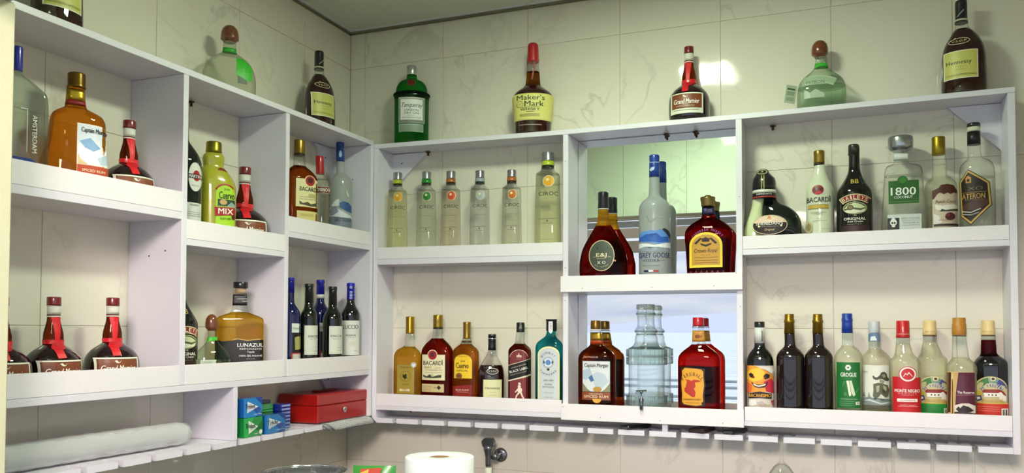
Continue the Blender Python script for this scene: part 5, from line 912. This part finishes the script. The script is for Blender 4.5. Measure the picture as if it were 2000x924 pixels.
b.label([('R',300,528,496,960,'#d8bc8a'),('P',[(312,535),(330,535),(322,860),(305,860)],'#4a2a1c'),('P',[(350,535),(380,535),(356,700),(352,960),(330,960),(336,700)],'#c9a468'),('P',[(300,535),(312,535),(306,900),(300,900)],'#8a5a30'),('P',[(336,590),(342,590),(340,960),(332,960)],'#6a3a20'),('P',[(382,533),(494,533),(494,800),(440,783),(358,800),(362,700)],'#541530'),('P',[(364,712),(494,705),(494,715),(362,722)],'#7a4a5c'),('T','The Reserve',430,693,116,20,'#f0e6e0',.03),('P',[(352,800),(400,782),(450,780),(494,800),(494,960),(352,960)],'#d9cfc4'),('P',[(362,830),(380,806),(392,820),(412,796),(432,822),(450,808),(484,838),(460,850),(380,850)],'#2a1c1e'),('P',[(352,852),(420,845),(494,860),(494,960),(352,960)],'#3a262a'),('T','GROGUE VELHO',420,868,120,12,'#cbb8ac',.01)])
# ------------------------------------------------------------------ small things on the racks
def rbox(name, x0, x1, y0, y1, z0, z1, m, parent, bev=.001, rz=0):
    cx, cy = (x0+x1)/2, (y0+y1)/2; o = obj(name, box_bm(-(x1-x0)/2, (x1-x0)/2, -(y1-y0)/2, (y1-y0)/2, 0, z1-z0, bev), m, parent)
    o.location = (cx, cy, z0); o.rotation_euler = (0, 0, rz); return o
def flatprint(name, parent, shapes, toW, off):
    """flat print on a box face: shapes in face coordinates, toW maps (u, v, push) to the parent's space"""
    V, F, mi, cols = [], [], [], []
    for li, op in enumerate(shapes):
        for si, (v, f, col) in enumerate(op_shapes(op, 1e3)):
            st = len(V); V += [toW(float(p[0]), float(p[1]), off+.00012*li+.00003*si) for p in v]
            if col not in cols: cols.append(col)
            for t in f: F.append([st+j for j in t]); mi.append(cols.index(col))
    me = bpy.data.meshes.new(name); me.from_pydata(V, [], F); me.polygons.foreach_set('material_index', mi)
    for c in cols: me.materials.append(ink(c))
    o = bpy.data.objects.new(name, me); COL.objects.link(o); o.parent = parent; return o
GLOSSB = paint('#1566b8', .18, coat=.6, key='gum_blue'); GLOSSG = paint('#128a3c', .18, coat=.6, key='gum_green')
def gum(x, y, z, w_, h, d, m, label, tri, word, rz=PI/2, extra=None):
    r = empty('gum_box', (x, y, z), rz, label, 'gum box', 'chewing gum boxes on the rack')
    obj('carton', box_bm(-w_/2, w_/2, -d/2, d/2, 0, h, .0012), m, r)
    t = lambda u, v, p: (-w_/2+u*w_/100, -d/2-p, h-v*h/100)
    flatprint('print', r, ([('P',[(0,0),(60,0),(100,30),(100,70),(60,100),(0,100)],'#1a7cc4'),('P',[(60,0),(100,0),(100,40)],'#123f94')] if m is GLOSSB else [('P',[(0,0),(50,0),(20,100),(0,100)],'#25a64c'),('P',[(60,60),(100,20),(100,90)],'#0e6a30')])+tri+([('T',word,34,42,52,24,'#15141c',.06)] if word else [])+[('T','sugar free',74,86,44,7,'#e9eef2',.02)]+(extra or []), t, .0004)
    return r
W0 = [('P',[(18,16),(78,48),(16,76)],'#e6e9ec'),('P',[(50,60),(76,48),(96,62),(70,84)],'#2a4a9c'),('P',[(18,50),(46,60),(20,74)],'#c9d0d8')]
G0 = [('P',[(22,14),(74,50),(24,84)],'#d9e8da'),('P',[(30,40),(62,50),(34,68)],'#a8b8aa'),('E',88,80,9,12,'#dfe9d6')]
gum(.118, -.622, .0204, .068, .046, .05, GLOSSG, 'green chewing-gum box under the blue one, beside the rack divider', G0, 'Trident')
gum(.117, -.623, .0670, .066, .046, .05, GLOSSB, 'blue chewing-gum box on top of the green one, beside the rack divider', W0, 'Trident')
gp = gum(.127, -.537, .0204, .080, .046, .030, GLOSSB, 'blue chewing-gum pack in front, in clear wrap', W0, 'Tride')
for i in range(3):
    o = rbox('gum_pack', .040, .098, -.560, -.488, (.0204, .0560, .0730)[i], (.0555, .0725, .0890)[i], paint('#3fa05a', .25, coat=.5, key='pack_green'), None, .002, rz=.05*(i-1))
    tag(o, 'light green gum pack, %s of the pile behind the blue pack' % ('lowest', 'middle', 'topmost')[i], 'gum pack', 'green gum packs')
    if i == 2:
        pass
o = rbox('gum_pack', .042, .092, -.555, -.492, .0894, .0980, paint('#18204a', .3, coat=.4), None, .001); tag(o, 'dark navy gum pack lying on the light green packs', 'gum pack')
for i in range(7):
    o = rbox('gum_pack', .058, .112, -.476, -.436, .0204+.0092*i, .0292+.0092*i-.0003, paint('#1f2f8c', .25, coat=.5, key='pack_blue'), None, .0008)
    tag(o, 'thin blue gum pack beside the cash box, %s of its stack' % ('lowest', 'second from bottom', 'third from bottom', 'middle', 'third from top', 'second from top', 'topmost')[i], 'gum pack', 'thin blue gum packs')
    st = obj('print', box_bm(-.017, .017, -.0003, 0, .002, .0065), ink('#8f9ccc'), o); st.location = (.0271, 0, 0); st.rotation_euler = (0, 0, PI/2)
# clear wrap over the front pack
o = obj('plastic_wrap', box_bm(-.0425, .0425, -.0260, .0250, 0, .0500, .004), thin('#eef2f4', .08), gp)
# red cash box
RED = paint('#a3120c', .34, key='cash_box_red', coat=.25, bump=.15, bscale=300)
cb = empty('cash_box', (.078, -.224, .0232), 0, 'red metal cash box with folding handle and round key lock', 'cash box')
obj('body', box_bm(-.066, .062, -.130, .130, 0, .046, .002), RED, cb)
obj('lid', box_bm(-.067, .063, -.131, .131, .0466, .0775, .003), RED, cb)
hb = box_bm(-.012, .012, -.048, .048, 0, .004, .0015); o = obj('handle', hb, paint('#7c0c0a', .4), cb); o.location = (-.005, .0, .0777)
lk = lathe_bm([(0, 0), (.0085, 0), (.0085, .0025), (.006, .0035), (.0045, .0035), (.0042, .002), (0, .002)], 24); o = obj('lock', lk, metal('#c8c8cc', .2), cb, True); o.rotation_euler = (0, PI/2, 0); o.location = (.0622, .0, .028)
ks = obj('keyhole', box_bm(-.0008, .0008, -.003, .003, .0021, .0026), paint('#141414', .5), o)
# receipts under the cash box
def receipt_mat():
    if 'receipt_paper' in MATS: return MATS['receipt_paper']
    m, t, b = newmat('receipt_paper'); b.inputs['Roughness'].default_value = .6
    g = N(t, 'ShaderNodeNewGeometry'); wv = N(t, 'ShaderNodeTexWave', wave_type='BANDS', bands_direction='X', i_Scale=75.0, i_Distortion=1.0); nz = N(t, 'ShaderNodeTexNoise', i_Scale=260.0)
    t.links.new(g.outputs['Position'], wv.inputs['Vector']); t.links.new(g.outputs['Position'], nz.inputs['Vector'])
    mu = N(t, 'ShaderNodeMath', operation='MULTIPLY'); t.links.new(wv.outputs['Fac'], mu.inputs[0]); t.links.new(nz.outputs['Fac'], mu.inputs[1])
    r = N(t, 'ShaderNodeValToRGB'); r.color_ramp.elements[0].position = .42; r.color_ramp.elements[0].color = (.88, .88, .87, 1); r.color_ramp.elements[1].position = .52; r.color_ramp.elements[1].color = (.25, .29, .42, 1)
    t.links.new(mu.outputs[0], r.inputs[0]); t.links.new(r.outputs[0], b.inputs['Base Color']); return m
def paper(name, pts, label, cat, parent=None, th=.0006, seed=1, ink_lines=True):
    bm = bmesh.new(); random.seed(seed); nx, ny = 14, 5; vs = []
    for i in range(nx+1):
        row = []
        for j in range(ny+1):
            u, v = i/nx, j/ny
            x = pts[0]+(pts[1]-pts[0])*v; y = pts[2]+(pts[3]-pts[2])*u
            z = pts[4]-max(0, v-.45)**2*pts[5]*.4-max(0, v-.80)**2*pts[5]*5+.0012*math.sin(u*9+seed)*v
            x -= max(0, v-.82)*.10*(pts[1]-pts[0])*4
            row.append(bm.verts.new((x+.002*math.sin(u*7+seed)*v, y, z)))
        vs.append(row)
    for i in range(nx):
        for j in range(ny): bm.faces.new((vs[i][j], vs[i][j+1], vs[i+1][j+1], vs[i+1][j]))
    ex = bmesh.ops.solidify(bm, geom=bm.faces[:], thickness=th)
    o = obj(name, bm, receipt_mat(), parent, True); tag(o, label, cat); return o
paper('receipt_sheet', (.035, .178, -.345, -.112,   .0206, .060), 'white printed paper sheet curling out from under the cash box', 'paper', seed=1)
paper('receipt_sheet', (.055, .186, -.335, -.108, .0222, .055), 'upper printed paper sheet under the cash box, hanging over the rack edge', 'paper', seed=3)
# roll of clear plastic bags along the left rack
bm = bmesh.new(); random.seed(3); seg = 30; prev = None; rings = []
for i in range(37):
    u = i/36; y = -1.235+u*.44; rr = .0255*(1-.10*(u > .96)-.05*(u < .03))+.0006*math.sin(i*1.7)
    rings.append([bm.verts.new((.082+.010*u+rr*math.cos(2*PI*j/seg)*(1+.03*math.sin(j*2.3+i*.4)), y, .0207+.0265+rr*math.sin(2*PI*j/seg)*(1+.02*math.sin(j*3.1+i*.6)))) for j in range(seg)])
for a, b_ in zip(rings, rings[1:]):
    for j in range(seg): bm.faces.new((a[j], a[(j+1) % seg], b_[(j+1) % seg], b_[j]))
bm.faces.new(rings[0][::-1]); bm.faces.new(rings[-1])
m, t, pb = newmat('bag_plastic'); pb.inputs['Base Color'].default_value = (.74, .75, .74, 1); pb.inputs['Roughness'].default_value = .28; pb.inputs['Transmission Weight'].default_value = .45; pb.inputs['IOR'].default_value = 1.15; pb.inputs['Specular IOR Level'].default_value = .6
nz = N(t, 'ShaderNodeTexNoise', i_Scale=30.0, i_Detail=4.0); mp = N(t, 'ShaderNodeMapping'); mp.inputs['Scale'].default_value = (1, .15, 2); g = N(t, 'ShaderNodeNewGeometry'); t.links.new(g.outputs['Position'], mp.inputs[0]); t.links.new(mp.outputs[0], nz.inputs['Vector'])
bp = N(t, 'ShaderNodeBump'); bp.inputs['Strength'].default_value = .6; bp.inputs['Distance'].default_value = .002; t.links.new(nz.outputs['Fac'], bp.inputs['Height']); t.links.new(bp.outputs[0], pb.inputs['Normal'])
tag(obj('plastic_bag_roll', bm, m, None, True), 'long roll of clear plastic bags lying on the left rack', 'plastic roll')
# remote controls on the back rack
def remote(x, y, rz, l, wd, label, keys, m):
    r = empty('remote_control', (x, y, .0150), rz, label, 'remote control')
    obj('case', box_bm(-wd/2, wd/2, -l/2, l/2, 0, .011, .0035), m, r)
    for k_ in range(keys):
        o = obj('button', box_bm(-.0032, .0032, -.010, .010, .0108, .0122, .0006), paint('#8c8478', .4), r); o.location = (-wd/2+.010+k_*.0095, -.006, 0)
    if not keys:
        o = obj('window', box_bm(-wd/2+.004, wd/2-.004, -l/2-.0006, -l/2+.004, .0025, .0085, .001), paint('#3c4644', .15, coat=.5), r)
    return r
DK = paint('#121112', .3, coat=.4, key='black_plastic')
remote(.944, -.050, -.50, .095, .034, 'black remote control with grey window, leftmost of three on the rack', 0, DK)
remote(1.121, -.058, -.25, .078, .046, 'dark brown remote with pale buttons, middle of three on the rack', 4, paint('#2a1c16', .4, key='brown_plastic'))
remote(1.205, -.050, -.30, .090, .032, 'black remote control at the right end of the three on the rack', 0, DK)
# wine glasses hanging from the slots
def wineglass(x, label, base=None):
    pr = [(0, .0005), (.034, .0), (.0345, -.0008), (.030, -.0028), (.012, -.0055), (.0045, -.010), (.0034, -.018), (.0033, -.058), (.0042, -.066), (.0075, -.0705), (.010, -.0725), (.019, -.080), (.029, -.095), (.0345, -.115), (.0355, -.135), (.033, -.160), (.030, -.178),
          (.0292, -.178), (.0322, -.160), (.0347, -.135), (.0337, -.115), (.028, -.096), (.018, -.082), (.008, -.0745), (0, -.0735)]
    r = empty('wine_glass', (x, -.060, .0178), 0, label, 'wine glass', 'wine glasses hanging upside down')
    return r, pr
gl_me = None
for x, lb in ((1.3190, 'upside-down wine glass hanging under the grinning-sun wine and plain bottles'), (1.5736, 'upside-down wine glass hanging below the sketched-figure bottle'), (1.6580, 'upside-down wine glass hanging below the green-edged punch bottle'), (1.7437, 'upside-down wine glass hanging nearest the right end of the rack')):
    r, pr = wineglass(x, lb)
    if x > 1.4: r.scale = (1, 1, 1.22)
    if gl_me is None:
        foot = lathe_bm(pr[:6]+[(0, -.0105)], 36); bowl = lathe_bm([(0, -.0105)]+pr[6:], 36)
        fo = obj('foot', foot, thin('#fafcfa', .02, 1.75), r, True); bo = obj('bowl', bowl, thin('#fbfdfb', .02, 1.75), r, True); gl_me = (fo.data, bo.data)
    else:
        for nm, me in zip(('foot', 'bowl'), gl_me):
            o = bpy.data.objects.new(nm, me); COL.objects.link(o); o.parent = r
# ------------------------------------------------------------------ worktop and what stands on it
wt = structure('worktop', box_bm(0.001, 2.5, -.78, WY-.001, -.27, -.24, .003), paint('#4f4c46', .3, key='worktop_stone', bscale=200))
structure('worktop_base', box_bm(0.001, 2.5, -.72, WY-.001, -1.40, -.2705), paint('#6a665e', .5))
pr_ = empty('paper_roll', (.631, -.600, -.2395), 0, 'thick roll of white paper towel standing below the shelves', 'paper roll')
prl = [(.024, 0), (.074, 0), (.0762, .002), (.0762, .236), (.074, .2385), (.024, .2385), (.0225, .236), (.0225, .002), (.024, 0)]
obj('paper', lathe_bm(prl, 56), paint('#e9ecec', .85, key='towel_paper', bump=.5, bscale=220), pr_, True)
obj('core', lathe_bm([(.0200, 0), (.0222, 0), (.0222, .2365), (.0200, .2365), (.0200, 0)], 40), paint('#8a6a48', .8), pr_, True)
tap = empty('wall_tap', (.512, WY, -.088), 0, 'chrome wall tap with white hose, beside the paper roll', 'tap')
CHR = metal('#8a8c90', .15)
o = obj('wall_plate', lathe_bm([(0, 0), (.021, 0), (.020, .004), (.012, .007), (0, .007)], 32), CHR, tap, True); o.rotation_euler = (PI/2, 0, 0); o.location = (.016, 0, .0)
o = obj('pipe', lathe_bm([(0, 0), (.009, 0), (.009, .04), (0, .04)], 24), CHR, tap, True); o.rotation_euler = (PI/2, 0, 0); o.location = (.014, -.006, 0)
o = obj('valve_body', lathe_bm([(0, -.03), (.0085, -.03), (.0095, -.02), (.0095, .0), (.012, .012), (.015, .022), (.0155, .034), (0, .035)], 24), CHR, tap, True); o.location = (-.004, -.045, 0)
o = obj('lever', prism_bm([(-.016, .0), (.016, .0), (.020, .016), (.012, .026), (-.010, .026), (-.020, .016)], .020, 'y', -.010, .002), CHR, tap); o.location = (-.004, -.045, .028)
o = obj('hose', lathe_bm([(0, -.12), (.010, -.12), (.010, 0), (0, 0)], 24), paint('#d9d6c6', .5), tap, True); o.location = (-.004, -.045, -.031)
# metal bowl with snack packets at the lower edge
bw = empty('steel_bowl', (.235, -.545, -.2395), 0, 'shiny steel bowl rim showing at the bottom edge', 'bowl')
obj('bowl', lathe_bm([(0, 0), (.04, 0), (.05, .003), (.075, .06), (.095, .130), (.098, .166), (.102, .170), (.104, .167), (.099, .163), (.095, .166), (.092, .130), (.072, .062), (.046, .006), (0, .004)], 44), metal('#b4b8ba', .12), bw, True)
obj('rim_ring', lathe_bm([(.1005, .1665), (.104, .1665), (.1055, .169), (.104, .1715), (.1005, .1715), (.1005, .1665)], 44), metal('#d4d6d8', .1), bw, True)
def packet(x, y, z, w_, h, rz, tilt, col, label, ops):
    r = empty('snack_packet', (x, y, z), rz, label, 'packet'); bm = bmesh.new(); vs = []
    for i in range(11):
        row = []
        for j in range(9):
            u, v = i/10-.5, j/8-.5; th = .016*max(0, (1-(2*u)**2))*max(0, (1-(2*v)**4))
            row.append((u*w_, v*h+h/2, th))
        vs.append(row)
    fr_ = [[bm.verts.new((x_, -t_, z_)) for x_, z_, t_ in row] for row in vs]; bk = [[bm.verts.new((x_, t_+.0005, z_)) for x_, z_, t_ in row] for row in vs]
    for g_, fl_ in ((fr_, 1), (bk, 0)):
        for i in range(10):
            for j in range(8):
                q = (g_[i][j], g_[i+1][j], g_[i+1][j+1], g_[i][j+1]); bm.faces.new(q if fl_ else q[::-1])
    bmesh.ops.recalc_face_normals(bm, faces=bm.faces)
    o = obj('wrapper', bm, paint(col, .22, coat=.5), r, True); r.rotation_euler = (tilt, 0, rz)
    flatprint('print', r, ops, lambda u, v, p: (u*w_, -.0165-p, h-v*h), .0006); return r
packet(.402, -.50, -.2385, .105, .185, .35, -.10, '#3f9a3c', 'green snack packet with red and yellow print leaning at the bottom edge', [('P',[(-.3,.04),(.2,.02),(.05,.3),(-.3,.3)],'#d2452c'),('P',[(-.35,.10),(-.1,.04),(-.2,.3)],'#e2c04a')])
bm = bmesh.new(); random.seed(5)
g5 = [[bm.verts.new((.470+.008*i+random.uniform(-.002, .002), -.43-.006*j+random.uniform(-.004, .004), -.239+.205*(j/8)*(.55+.45*i/7) if j else -.239)) for j in range(9)] for i in range(8)]
for i in range(7):
    for j in range(8): bm.faces.new((g5[i][j], g5[i+1][j], g5[i+1][j+1], g5[i][j+1]))
bmesh.ops.solidify(bm, geom=bm.faces[:], thickness=.0008)
tag(obj('plastic_bag', bm, thin('#dfe3e4', .12), None, True), 'clear crumpled plastic bag between the packet and the paper roll', 'plastic bag')
